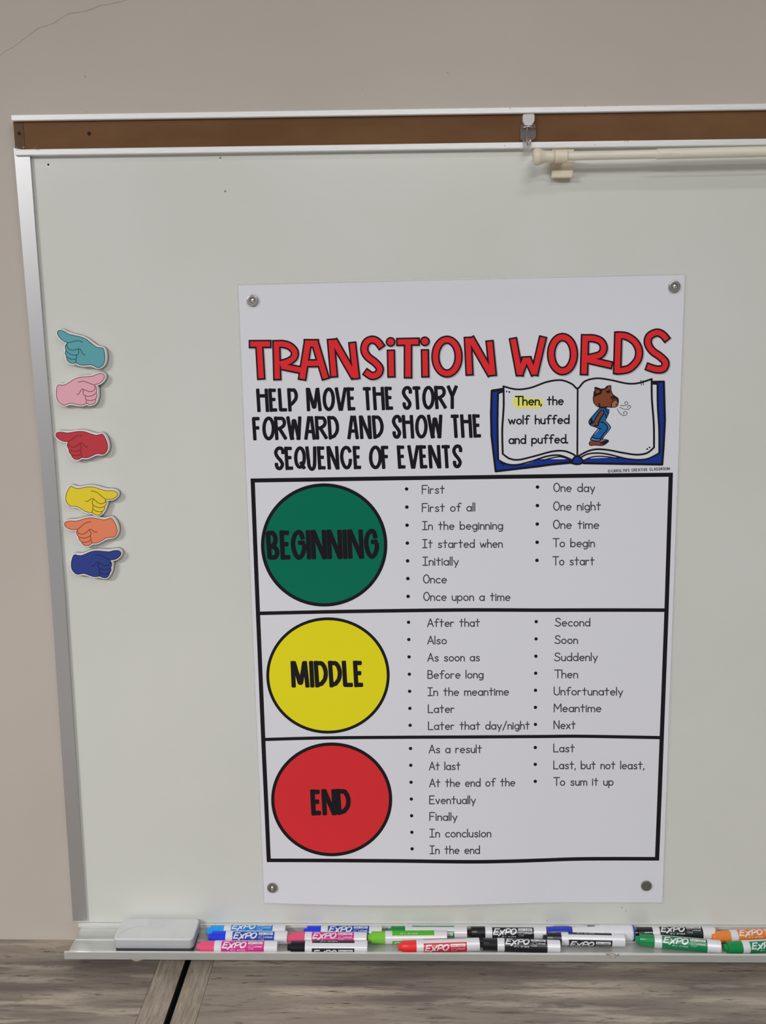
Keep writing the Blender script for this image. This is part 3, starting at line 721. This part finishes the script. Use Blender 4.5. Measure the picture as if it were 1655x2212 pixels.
# page words
kh = Ink(); kh.fill(pts(C, smooth([(262, 640), (290, 612), (350, 600), (375, 612), (385, 628), (490, 630), (530, 650), (535, 690), (500, 716), (400, 722), (310, 722), (272, 700)], 4, True)), 20)
kh2 = Ink(); kh2.fill(pts(C, smooth([(275, 645), (300, 622), (350, 612), (370, 632), (480, 640), (515, 655), (520, 690), (490, 704), (400, 710), (320, 710), (285, 695)], 4, True)), 20)
kh.build('highlight_glow', I_hl2, bk_, lay_n(3)); kh2.build('highlight', I_hl, bk_, lay_n(4), 'yellow highlight behind the first word')
k = Ink()
for t, a, b, y0, y1 in (('Then,', 284, 518, 696, 694), ('the', 556, 702, 692, 692), ('wolf huffed', 226, 752, 858, 852), ('and puffed.', 230, 742, 1024, 1018)):
    p, q_ = C(a + 6, y0 - 6), C(b - 6, y1 - 6); scrawl(k, t, p[0], p[1], q_[0], q_[1], 18.6 if t[0] in 'T' else 18.2, 2.9)
k.build('page_lettering', I_black, bk_, lay_n(5))
# the printed animal
C4 = crop(1250, 800, 8.275)
def blob(l, m, n, name, sm=4, mx=14):
    kk = Ink(); kk.fill(pts(C4, smooth(l, sm, True)), mx); return kk.build(name, m, bk_, lay_n(n))
blob([(300, 312), (400, 335), (470, 325), (540, 275), (578, 280), (580, 345), (615, 430), (690, 490), (712, 560), (690, 640), (610, 660), (470, 650), (380, 655), (310, 625), (268, 560), (262, 480), (290, 400)], I_brown, 3, 'animal_head_print')
blob([(640, 545), (690, 560), (700, 600), (680, 640), (630, 655), (590, 645), (590, 600), (610, 560)], I_tan, 4, 'animal_muzzle_print')
blob([(380, 665), (470, 665), (545, 700), (535, 770), (490, 860), (480, 900), (555, 985), (565, 1040), (440, 1185), (440, 1240), (380, 1265), (250, 1255), (222, 1215), (370, 1050), (300, 1010), (215, 980), (185, 920), (225, 850)], I_denim, 3, 'animal_dungarees_print')
blob([(225, 1200), (300, 1220), (385, 1225), (380, 1262), (280, 1258), (222, 1230)], I_denim2, 4, 'animal_cuff_print')
blob([(480, 905), (555, 985), (562, 1040), (440, 1190), (425, 1170), (520, 1030), (440, 930)], I_denim2, 4, 'animal_far_leg_print')
blob([(400, 715), (440, 720), (440, 770), (350, 930), (345, 970), (290, 985), (260, 950), (330, 810)], I_brown, 5, 'animal_arm_print')
blob([(205, 1265), (250, 1262), (390, 1272), (470, 1235), (530, 1250), (525, 1280), (440, 1340), (300, 1335), (210, 1340), (190, 1305)], I_brown, 4, 'animal_feet_print')
k = Ink()
def ln(l, w=1.6, sm=True, closed=False): k.line(pts(C4, smooth(l, 4, closed) if sm else l), w, 'round', closed=closed)
ln([(300, 312), (400, 335), (470, 325), (500, 290), (578, 272), (580, 345), (615, 430), (690, 490), (712, 560), (690, 640), (610, 660), (470, 655), (380, 660), (310, 625), (268, 560), (262, 480), (290, 400)], 1.4, closed=True)
ln([(300, 312), (390, 345), (395, 400), (330, 430), (285, 450), (290, 380)], 4.2); ln([(400, 340), (470, 330), (520, 285)], 3); ln([(640, 480), (690, 500), (705, 560)], 4.2)
ln([(500, 380), (550, 360)], 3); ln([(520, 400), (560, 385)], 2.6); ln([(580, 490), (620, 465)], 2.6); ln([(600, 520), (640, 490)], 2.6)
ln([(660, 520), (610, 560), (590, 610), (590, 650)], 1.8); ln([(370, 600), (380, 650), (430, 665), (500, 655)], 3.2); ln([(680, 600), (672, 618)], 2.4)
ln([(380, 670), (220, 855), (185, 920), (215, 980), (300, 1010), (370, 1045)], 1.8); ln([(410, 705), (340, 800), (260, 940)], 2.4); ln([(440, 715), (455, 760), (370, 900), (345, 985), (290, 990)], 2.8); ln([(470, 670), (500, 720), (520, 760)], 2.2); ln([(545, 700), (535, 775), (485, 880), (485, 905), (555, 985), (565, 1040), (445, 1190), (440, 1235)], 1.7)
ln([(485, 780), (490, 830)], 2.4); ln([(400, 930), (450, 930), (525, 1030), (430, 1160), (385, 1255)], 2.4); ln([(400, 1040), (350, 1050), (222, 1215), (250, 1255), (380, 1268)], 2); ln([(250, 1200), (320, 1222), (390, 1222)], 2)
ln([(220, 870), (240, 930), (215, 950)], 4.5); ln([(205, 1265), (190, 1305), (210, 1342), (300, 1337), (430, 1342), (525, 1282), (530, 1250), (460, 1232)], 1.5); ln([(400, 1300), (450, 1280), (525, 1262)], 3.6); ln([(440, 1320), (500, 1290)], 2.6)
k.build('animal_line_print', I_black, bk_, lay_n(6))
k = Ink()
ln([(745, 628), (800, 632), (860, 615), (882, 590), (858, 562), (828, 572), (830, 600)], 1.3); ln([(735, 660), (820, 695), (890, 695), (932, 660), (915, 630), (878, 640), (880, 668)], 1.3); ln([(692, 688), (740, 770), (800, 808), (858, 792), (868, 755), (830, 738), (800, 758), (815, 780)], 1.3)
k.build('breath_print', I_grey, bk_, lay_n(3))
# small credit line
k = Ink(); xs_ = 600; 
k.line(pts(C4, arc(548, 1802, 22, 24, 0, 360, 18)), .9); k.line(pts(C4, arc(549, 1802, 10, 11, 45, 315, 10)), .8)
credit = "CAROLYN'S CREATIVE CLASSROOM"; adv = {' ': 26, 'I': 18, "'": 12, 'M': 50}
tot = sum(adv.get(c, 39) for c in credit); sx = (1638 - 588) / tot; xx = 588
for c in credit:
    a_ = adv.get(c, 39) * sx
    if c != ' ':
        dy = -.042 * (xx - 588); p0 = C4(xx, 1773 + dy + 0); p1 = C4(xx + a_ - 4, 1826 + dy + 0)
        bold(k, c, p0[0], p1[0], p0[1], p1[1], 1.15, -.3, 'butt')
    xx += a_
k.build('credit_lettering', I_grey, poster, lay_n(2), 'tiny grey credit line above the boxes')

# ================================================================ round magnets holding the poster
def magnet(px, py, label, kind):
    p = on_y(px, py, -.0035); y = sheet_y(p.x, p.z) - .0009; t = thing('round_magnet', (p.x, y, p.z), label, 'magnet', 'round metal magnets on the poster corners')
    R_ = .0079
    bm = lathe(bmesh.new(), [(0, R_), (.0022, R_), (.0030, R_ - .0005), (.0032, R_ - .0012), (.0032, .0042)] + ([(.0018, .0036), (.0018, .0001)] if kind != 'flat' else [(.0032, .0001)]), (p.x, y, p.z), (0, -1, 0), 40)
    obj('rim', bm, M_steel3 if kind == 'flat' else M_steel, t)
    if kind != 'flat':
        bm = lathe(bmesh.new(), [(.0018, .0034), (.0026, .0030), (.0036, .0016), (.0038, .0001)], (p.x + .0003, y, p.z + .0003), (0, -1, 0), 24)
        obj('centre_stud', bm, M_steel2, t, True)
    else:
        bm = lathe(bmesh.new(), [(.0031, .0007), (.0034, .0004)], (p.x, y, p.z), (0, -1, 0), 12); obj('centre_stud', bm, M_steel2, t)
magnet(545.5, 649, 'round nickel magnet with bright stud at the top left of the poster', 'cone')
magnet(1457, 619, 'round nickel magnet with bright stud at the top right of the poster', 'ring')
magnet(588.5, 1917, 'round nickel magnet with pale centre at the bottom left of the poster', 'ring')
magnet(1396.5, 1913.5, 'flat dark round magnet at the bottom right of the poster', 'flat')

# ================================================================ pointing-hand magnets
PINK_OUT = [(320, 1045), (370, 1048), (420, 1040), (480, 1005), (560, 955), (640, 930), (740, 922), (820, 915), (880, 890), (935, 875), (980, 880), (1003, 915), (990, 960), (950, 1005), (900, 1032), (858, 1045), (885, 1085), (891, 1125), (884, 1160), (895, 1200), (880, 1245), (872, 1290), (845, 1325), (795, 1338), (755, 1326), (735, 1322), (690, 1338), (640, 1343), (570, 1330), (500, 1318), (455, 1330), (400, 1346), (345, 1320), (305, 1270), (288, 1200), (288, 1130), (298, 1072)]
PINK_LN = [[(615, 1003), (680, 990), (740, 1003), (800, 1028), (855, 1045)], [(855, 1045), (868, 1080), (855, 1115), (820, 1140), (780, 1143), (730, 1128), (690, 1108), (665, 1110), (645, 1140), (620, 1180), (590, 1185)],
           [(690, 1112), (685, 1150), (700, 1190), (740, 1210), (800, 1210), (850, 1190), (880, 1162)], [(718, 1210), (725, 1250), (750, 1272), (800, 1278), (850, 1265), (878, 1245)], [(730, 1275), (735, 1305), (742, 1325)]]
PK = [(1003, 915), (855, 1045), (330, 1045), (390, 1347), (795, 1338), (500, 1318), (678, 1107)]
def affine(dst):
    """least squares affine from the pink hand's landmarks"""
    A = [[0] * 3 for _ in range(3)]; bx = [0] * 3; by = [0] * 3
    for (x, y), (u, v) in zip(PK, dst):
        r = (x, y, 1)
        for i in range(3):
            for j in range(3): A[i][j] += r[i] * r[j]
            bx[i] += r[i] * u; by[i] += r[i] * v
    Mi = Matrix(A).inverted(); a = Mi @ Vector(bx); b = Mi @ Vector(by)
    return lambda p: (a[0] * p[0] + a[1] * p[1] + a[2], b[0] * p[0] + b[1] * p[1] + b[2])
S_ = 6.896
def hand(dst, oy, color, lc, label):
    T = affine(dst); C = crop(80, oy, S_)
    out = [C(*T(p)) for p in smooth(PINK_OUT, 3, True)]
    ar = sum(a[0] * b[1] - b[0] * a[1] for a, b in zip(out, out[1:] + out[:1]))
    if ar < 0: out = out[::-1]
    yb, yt = -.0004, -.0112
    W3 = [on_y(x, y, yt) for x, y in out]; P2 = [(p.x, p.z) for p in W3]
    def grow(P, d, it=3):
        n = len(P); sgn = 1 if sum(a[0] * b[1] - b[0] * a[1] for a, b in zip(P, P[1:] + P[:1])) > 0 else -1; Q = []
        for i in range(n):
            a, b = P[i - 2], P[(i + 2) % n]; tx, tz = b[0] - a[0], b[1] - a[1]; l = math.hypot(tx, tz) or 1
            Q.append((P[i][0] + sgn * tz / l * d, P[i][1] - sgn * tx / l * d))
        for _ in range(it): Q = [((Q[i - 1][0] + 2 * Q[i][0] + Q[(i + 1) % n][0]) / 4, (Q[i - 1][1] + 2 * Q[i][1] + Q[(i + 1) % n][1]) / 4) for i in range(n)]
        return Q
    t = thing('hand_magnet', (sum(p[0] for p in P2) / len(P2), yb, sum(p[1] for p in P2) / len(P2)), label, 'magnet', 'pointing hand magnets on the board edge')
    G = grow(P2, .0021, 4)
    obj('foam_body', prism(bmesh.new(), G, yt, yb - .0018), M_foam, t)
    obj('magnet_backing', prism(bmesh.new(), grow(P2, .0024, 4), yb - .0019, yb), M_foamd, t)
    lay = lambda n: (lambda x, y: on_y(x, y, yt - n * .00015))
    k = Ink(); k.fill(out, 0); pf = k.build('printed_hand', color, t, lay(1))
    k = Ink(); k.line(out, 1.5, closed=True)
    for s in PINK_LN: k.line([C(*T(p)) for p in smooth(s, 4)], 1.55, 'round')
    k.build('hand_outline', lc, pf, lay(2))
def pair(n, a, b): return mat('print_' + n, tone(*a), .45), mat('print_dark_' + n, tone(*b), .45)
c, l = pair('teal', (76, 145, 152), (12, 66, 78)); hand([(305, 265), (455, 415), (970, 490), (920, 792), (530, 722), (800, 745), (612, 510)], 680, c, l, 'teal pointing hand magnet, topmost of the six')
c, l = pair('pink', (204, 150, 162), (120, 66, 84)); hand(PK, 680, c, l, 'pink pointing hand magnet just under the teal one')
c, l = pair('crimson', (170, 44, 54), (110, 16, 28)); hand([(275, 1790), (475, 1895), (955, 1778), (1000, 2067), (620, 2154), (880, 2070), (645, 1922)], 680, c, l, 'red pointing hand magnet in the middle of the column')
c, l = pair('mustard', (208, 186, 34), (110, 90, 20)); hand([(1205, 605), (1005, 685), (530, 492), (480, 772), (880, 912), (590, 785), (825, 675)], 980, c, l, 'yellow pointing hand magnet above the orange one')
c, l = pair('orange', (206, 118, 84), (130, 52, 30)); hand([(403, 1055), (605, 1135), (1080, 958), (1140, 1242), (770, 1365), (1045, 1248), (790, 1140)], 980, c, l, 'orange pointing hand magnet between yellow and dark blue ones')
c, l = pair('navy', (32, 52, 122), (14, 22, 64)); hand([(1252, 1485), (1085, 1592), (570, 1505), (600, 1795), (985, 1845), (690, 1788), (910, 1618)], 980, c, l, 'dark blue pointing hand magnet, lowest of the six')

# ================================================================ board eraser
ez = ZF + .0012
e_ = thing('board_eraser', (-.1525, -.030, ez), 'grey plastic whiteboard eraser at the left end of the marker tray', 'eraser')
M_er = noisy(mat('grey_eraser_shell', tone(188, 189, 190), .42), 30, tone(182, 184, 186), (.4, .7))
bt_ = [on_z(x, y, ZF + .0255) for x, y in ((262, 1981.5), (432, 1982), (418.5, 2028.5), (247.5, 2028.5))]
def rrect(x0, x1, y0, y1, r, n=6):
    o = []
    for cx, cy, a in ((x1 - r, y1 - r, 0), (x0 + r, y1 - r, 90), (x0 + r, y0 + r, 180), (x1 - r, y0 + r, 270)):
        o += [(cx + r * math.cos(math.radians(a + 90 * i / n)), cy + r * math.sin(math.radians(a + 90 * i / n))) for i in range(n + 1)]
    return o
ex0, ex1 = (bt_[0].x + bt_[3].x) / 2, (bt_[1].x + bt_[2].x) / 2
ey0, ey1 = (bt_[2].y + bt_[3].y) / 2, -.0061
ezs = on_y(330, 2049, ey0).z
def loft(bm, x0, x1, y0, y1, levels, r):
    rings = []
    for z, ins in levels: rings.append([bm.verts.new((x, y, z)) for x, y in rrect(x0 + ins, x1 - ins, y0 + ins, y1 - ins, max(.001, r - ins))])
    for a, b in zip(rings, rings[1:]):
        n = len(a)
        for i in range(n): bm.faces.new((a[i], a[(i + 1) % n], b[(i + 1) % n], b[i]))
    bm.faces.new(rings[0]); bm.faces.new(rings[-1]); return bm
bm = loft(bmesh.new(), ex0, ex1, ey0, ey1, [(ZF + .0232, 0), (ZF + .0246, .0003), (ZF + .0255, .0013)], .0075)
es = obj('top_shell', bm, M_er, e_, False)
obj('side_wall', loft(bmesh.new(), ex0, ex1, ey0, ey1, [(ezs, .0006), (ezs + .004, .0003), (ZF + .0231, .0003)], .0075), mat('eraser_side_shaded', tone(158, 162, 164), .5), e_)  # shade on the sides is put into a darker grey than the top
bm = loft(bmesh.new(), ex0, ex1, ey0, ey1, [(ez + .0002, .0018), (ezs, .0018)], .007)
obj('felt_pad', bm, mat('dark_felt', tone(58, 58, 60), .95), e_)
k = Ink(); C = crop(120, 1950, 4.868)
k.line(pts(C, arc(1065, 218, 84, 46, 0, 360, 40)), 1.0)
k.line(pts(C, smooth([(1000, 232), (1040, 200), (1085, 205), (1060, 232), (1100, 240), (1135, 212)], 5)), 1.0, 'round')
k.line(pts(C, smooth([(650, 355), (700, 310), (780, 268), (860, 250), (935, 245)], 5)), 1.4, 'round')
k.build('moulded_emblem', mat('moulded_line', tone(178, 181, 184), .5), es, lambda x, y: on_z(x, y, ZF + .0257))

# ================================================================ markers
RM = .0095
def marker(a, b, color, roll, label, capm=None, r=RM, plain=False, lab=None, lift=0, fat=None):
    cm = capm or color
    P0, P1 = on_z(a[0], a[1], ZF + r + .0006 + lift), on_z(b[0], b[1], ZF + r + .0006 + lift)
    for P in (P0, P1):
        if P.y > -(.0064 + r): P.y = -(.0064 + r)
        if P.y < -.0655 + r: P.y = -.0655 + r
    A = (P1 - P0); L = A.length; A.normalize()
    t = thing('dry_erase_marker', tuple(P0), label, 'marker', 'dry erase markers lying in the tray')
    if plain:
        bm = lathe(bmesh.new(), [(.036, .0078), (.05, .0088), (.075, .0106), (.085, r), (L - .006, r), (L - .005, r + .0001), (L - .003, r - .001)], P0, A, 36)
        obj('barrel', bm, M_white, t, False)
        bm = lathe(bmesh.new(), [(L - .0032, r * .84), (L - .0005, r * .9), (L, r * .6)], P0, A, 36); obj('end_plug', bm, cm, t)
        bm = lathe(bmesh.new(), [(0, .0065), (.0015, .0078), (.014, .0092), (.030, .0094), (.0385, .0088)], P0, A, 28); obj('cap', bm, cm, t)
    else:
        bm = lathe(bmesh.new(), [(.224 * L, r * .90), (.2245 * L, r * .985), (.23 * L, r), (.305 * L, r), (.308 * L, r * .985), (.84 * L, r * .985), (.843 * L, r), (.994 * L, r * .99), (.999 * L, r * .93), (L, r * .8), (L * .9995, r * .2)], P0, A, 40)
        obj('barrel', bm, M_white, t, False)
        bm = lathe(bmesh.new(), [(0, r * .30), (.0006, r * .52), (.0455 * L, r * .56), (.046 * L, r * .86), (.05 * L, r * .93), (.12 * L, r * .92), (.228 * L, r * .955)], P0, A, 32)
        obj('cap', bm, cm, t, False)
    # print wrapped round the barrel
    up = Vector((0, 0, 1)); view = (CAM - (P0 + A * L / 2)).normalized()
    e1 = (view - A * view.dot(A)).normalized(); e2 = e1.cross(A)
    if e2.z < 0: e2 = -e2
    def wrap(n, rr=r * .985):
        def f(x, y):        # x along the axis in mm, y round it in mm (down)
            th = math.radians(roll) - (y / 1000) / rr
            R2 = rr + .00007 + n * .00009
            return P0 + A * (x / 1000) + (e1 * math.cos(th) + e2 * math.sin(th)) * R2
        return f
    Lm = L * 1000
    if plain:
        k = Ink()
        for i in range(6): k.poly([(62, -16 + i), (84, -16 + i), (84, -15 + i), (62, -15 + i)])
        k.build('label_band', mat('ink_slate', tone(92, 94, 92), .4), t, wrap(1, .0103)); return t
    k = Ink(); y0 = -7.6; span = math.radians(308) * r * 1000; n = 44; x0, x1 = .312 * Lm, .838 * Lm
    for i in range(n):
        ya, yb_ = y0 + span * i / n, y0 + span * (i + 1) / n; k.poly([(x0, ya), (x1, ya), (x1, yb_), (x0, yb_)])
    bd = k.build('label_band', color, t, wrap(1), lab)
    k = Ink(.8); s = Lm / 121; g_ = 1.16
    def sk(l, w=1.5): k.line([(39.6 * s + (x * g_ + (-y) * .36) * s, y) for x, y in l], w * 1.3, 'butt')
    # brand letters: slanted heavy E X P O, the X reaching below the line
    sk([(7.2, -4.6), (1.2, -4.6), (1.2, 3.2), (7.0, 3.2)]); sk([(1.2, -.8), (6.2, -.8)]); sk([(.5, 3.2), (1.8, 3.2)]); sk([(1.2, -5.3), (1.2, 3.9)])
    sk([(8.2, -2.6), (14.0, 3.6)], 1.6); sk([(14.8, -4.0), (8.0, 5.6)], 1.7)
    sk([(16.6, 3.8), (16.2, -4.8)], 1.5); sk(smooth([(16.0, -4.5), (20, -4.6), (22.0, -2.6), (20.6, -.5), (16.6, .2)], 4), 1.5)
    k.line([(39.6 * s + (x * g_ - y * .36) * s, y) for x, y in arc(26.2, -.8, 3.2, 3.8, 0, 360, 24)], 2.1)
    # small box with words
    for i in range(4): k.poly([(77.5 * s, -5.6 + i), (99 * s, -5.6 + i), (99 * s, -4.6 + i), (77.5 * s, -4.6 + i)])
    scrawl(k, 'dry erase', 52 * s, 7.4, 74 * s, 7.4, 2.6, .34); scrawl(k, 'chisel', 87 * s, 2.6, 98 * s, 2.6, 2.8, .36)
    k.line([(78.5 * s, 0), (85.5 * s, 0), (85.5 * s, 5.4), (78.5 * s, 5.4)], .28, closed=True); k.line([(80.5 * s, 1.4), (80.5 * s, 3), (83.5 * s, 4.2), (84.5 * s, 3.4)], .35)
    scrawl(k, 'dry erase', 50 * s, span + y0 - 2.0, 76 * s, span + y0 - 2.0, 2.6, .34)
    k.build('label_lettering', M_white, bd, wrap(2))
    k = Ink(.8); scrawl(k, 'low odor', 79.2 * s, -2.4, 97.4 * s, -2.4, 2.6, .42); k.build('small_lettering', color, bd, wrap(3))
    return t
def pl(n, c, cc=None):
    a = mat('label_' + n, tone(*c), .22); b = mat('cap_' + n, tone(*(cc or c)), .16)
    return a, b
def mk(ox, xa, ya, xb, yb, col_, roll, label, **kw):
    C = crop(ox, 1960, 5.517); marker(C(xa, ya), C(xb, yb), col_[0], roll, label, capm=col_[1], **kw)
c_sky = pl('sky', (20, 112, 188), (32, 140, 208)); c_blu = pl('blue', (26, 62, 150), (34, 54, 200)); c_pnk = pl('pink', (186, 40, 122), (204, 76, 112))
c_blk = pl('black', (30, 32, 36), (24, 24, 27)); c_lim = pl('lime', (72, 162, 28), (108, 176, 50)); c_grn = pl('green', (20, 116, 72), (20, 122, 66))
c_red = pl('red', (184, 34, 48), (208, 44, 44)); c_org = pl('orange', (226, 110, 36), (246, 120, 56)); c_nav = pl('navy', (34, 40, 80), (40, 54, 160))
mk(410, 212, 262, 1150, 266, c_sky, 46, 'sky blue marker behind the first blue one, nearest the eraser')
mk(410, 225, 354, 1168, 360, c_blu, 12, 'blue marker in the middle row between the sky blue and pink ones')
mk(410, 85, 473, 1050, 475, c_pnk, 15, 'pink marker at the front of the tray, nearest the eraser')
mk(600, 315, 262, 1245, 266, c_blu, 22, 'blue marker at the back, above the second pink marker')
mk(600, 115, 368, 1065, 373, c_pnk, 22, 'pink marker in the middle row behind a black one')
mk(600, 115, 473, 1072, 476, c_blk, -57, 'black marker at the front, rolled so its white stripe shows')
mk(600, 1070, 360, 2018, 352, c_lim, -79, 'lime green marker in the middle row with its lettering turned away')
mk(800, 205, 266, 1150, 272, c_grn, -38, 'dark green marker at the back, behind the lime green one')
mk(800, 330, 473, 1300, 440, c_red, -24, 'red marker lying aslant at the front of the tray')
mk(1000, 50, 268, 985, 274, c_blk, 5, 'black marker at the back of the tray, right of the dark green one')
mk(1000, 195, 436, 1160, 470, c_blk, 30, 'black marker aslant at the front, right of the red one')
mk(1160, 105, 262, 1150, 276, c_nav, 0, 'plain white marker with a blue cap leaning on the back of the tray', plain=True, r=.0118)
mk(1160, 70, 368, 1045, 392, c_blk, -52, 'black marker in front of the plain white one, white stripe showing')
mk(1355, 66, 276, 1035, 290, c_blk, 36, 'black marker at the back, behind the slanting green one')
mk(1355, 95, 380, 1115, 472, c_grn, 16, 'green marker slanting forward, between white and orange ones')
mk(1355, 1005, 356, 1005 + 948, 306, c_org, 24, 'orange marker at the back, cut by the right edge of the photo')
mk(1355, 1145, 484, 1145 + 950, 436, c_grn, 0, 'green marker in front of the orange one at the right edge')

# ================================================================ tables
def gx(px, py): return on_z(px, py, ZT).x
gl = (gx(400, 2071) + gx(354, 2212)) / 2; gr = (gx(412.6, 2071) + gx(368.5, 2212)) / 2
el = (gx(342, 2076) + gx(294.5, 2212)) / 2; er = (gx(459.5, 2076) + gx(424, 2212)) / 2
YB, YF2 = YW - .0005, -.80
def table(x0, x1, left, label):
    t = thing('table', ((x0 + x1) / 2, -.4, 0), label, 'table')
    eb = (el, x1) if left else (x0, er)                       # end board next to the gap
    ob = (x0, x0 + (x1 - eb[0])) if left else (x1 - (er - x0), x1)
    main = (ob[1], eb[0]) if left else (eb[1], ob[0])
    s_ = .0004
    obj('main_board', box(bmesh.new(), (main[0] + s_, YF2, ZT - .03), (main[1] - s_, YB, ZT), .0006), M_woodx, t)
    for a, b in (eb, ob): obj('end_board', box(bmesh.new(), (a, YF2, ZT - .03), (b, YB, ZT), .0006), M_woody, t)
    ex = x1 if left else x0 - .0008
    obj('gap_dark_strip', box(bmesh.new(), (ex, YF2, ZT - .03), (ex + .0008, YB, ZT - .0002)), mat('gap_dark_black', (.012, .012, .012, 1), .7), t)  # the gap's darkness is put into a black strip on the table side
    md = mat('black_table_frame', (.02, .02, .02, 1), .5)
    bm = box(bmesh.new(), (x0 + .004, YF2 + .03, ZT - .09), (x1 - .004, YB - .002, ZT - .0305)); obj('apron', bm, md, t)
    for lx in (x0 + .005, x1 - .065):
        for ly in (YF2 + .035, YB - .065): obj('leg', box(bmesh.new(), (lx, ly, 0), (lx + .06, ly + .06, ZT - .0905), .002), md, t)
table(gl - 1.2, gl, True, 'weathered grey wood table left of the dark gap')
table(gr, gr + 1.6, False, 'weathered grey wood table right of the dark gap, under the marker tray')
cp = on_z(299, 2066, ZT)
r_ = tag(obj('bottle_cap_ring', lathe(bmesh.new(), [(0, .0125), (.0045, .0125), (.0055, .0118), (.0055, .0096), (.0015, .0092), (.0015, .0002)], (cp.x, cp.y + .0015, ZT), (0, 0, 1), 40), mat('cream_lid', tone(190, 178, 158), .35)), 'small round cream lid on the table, half hidden under the tray', 'lid')
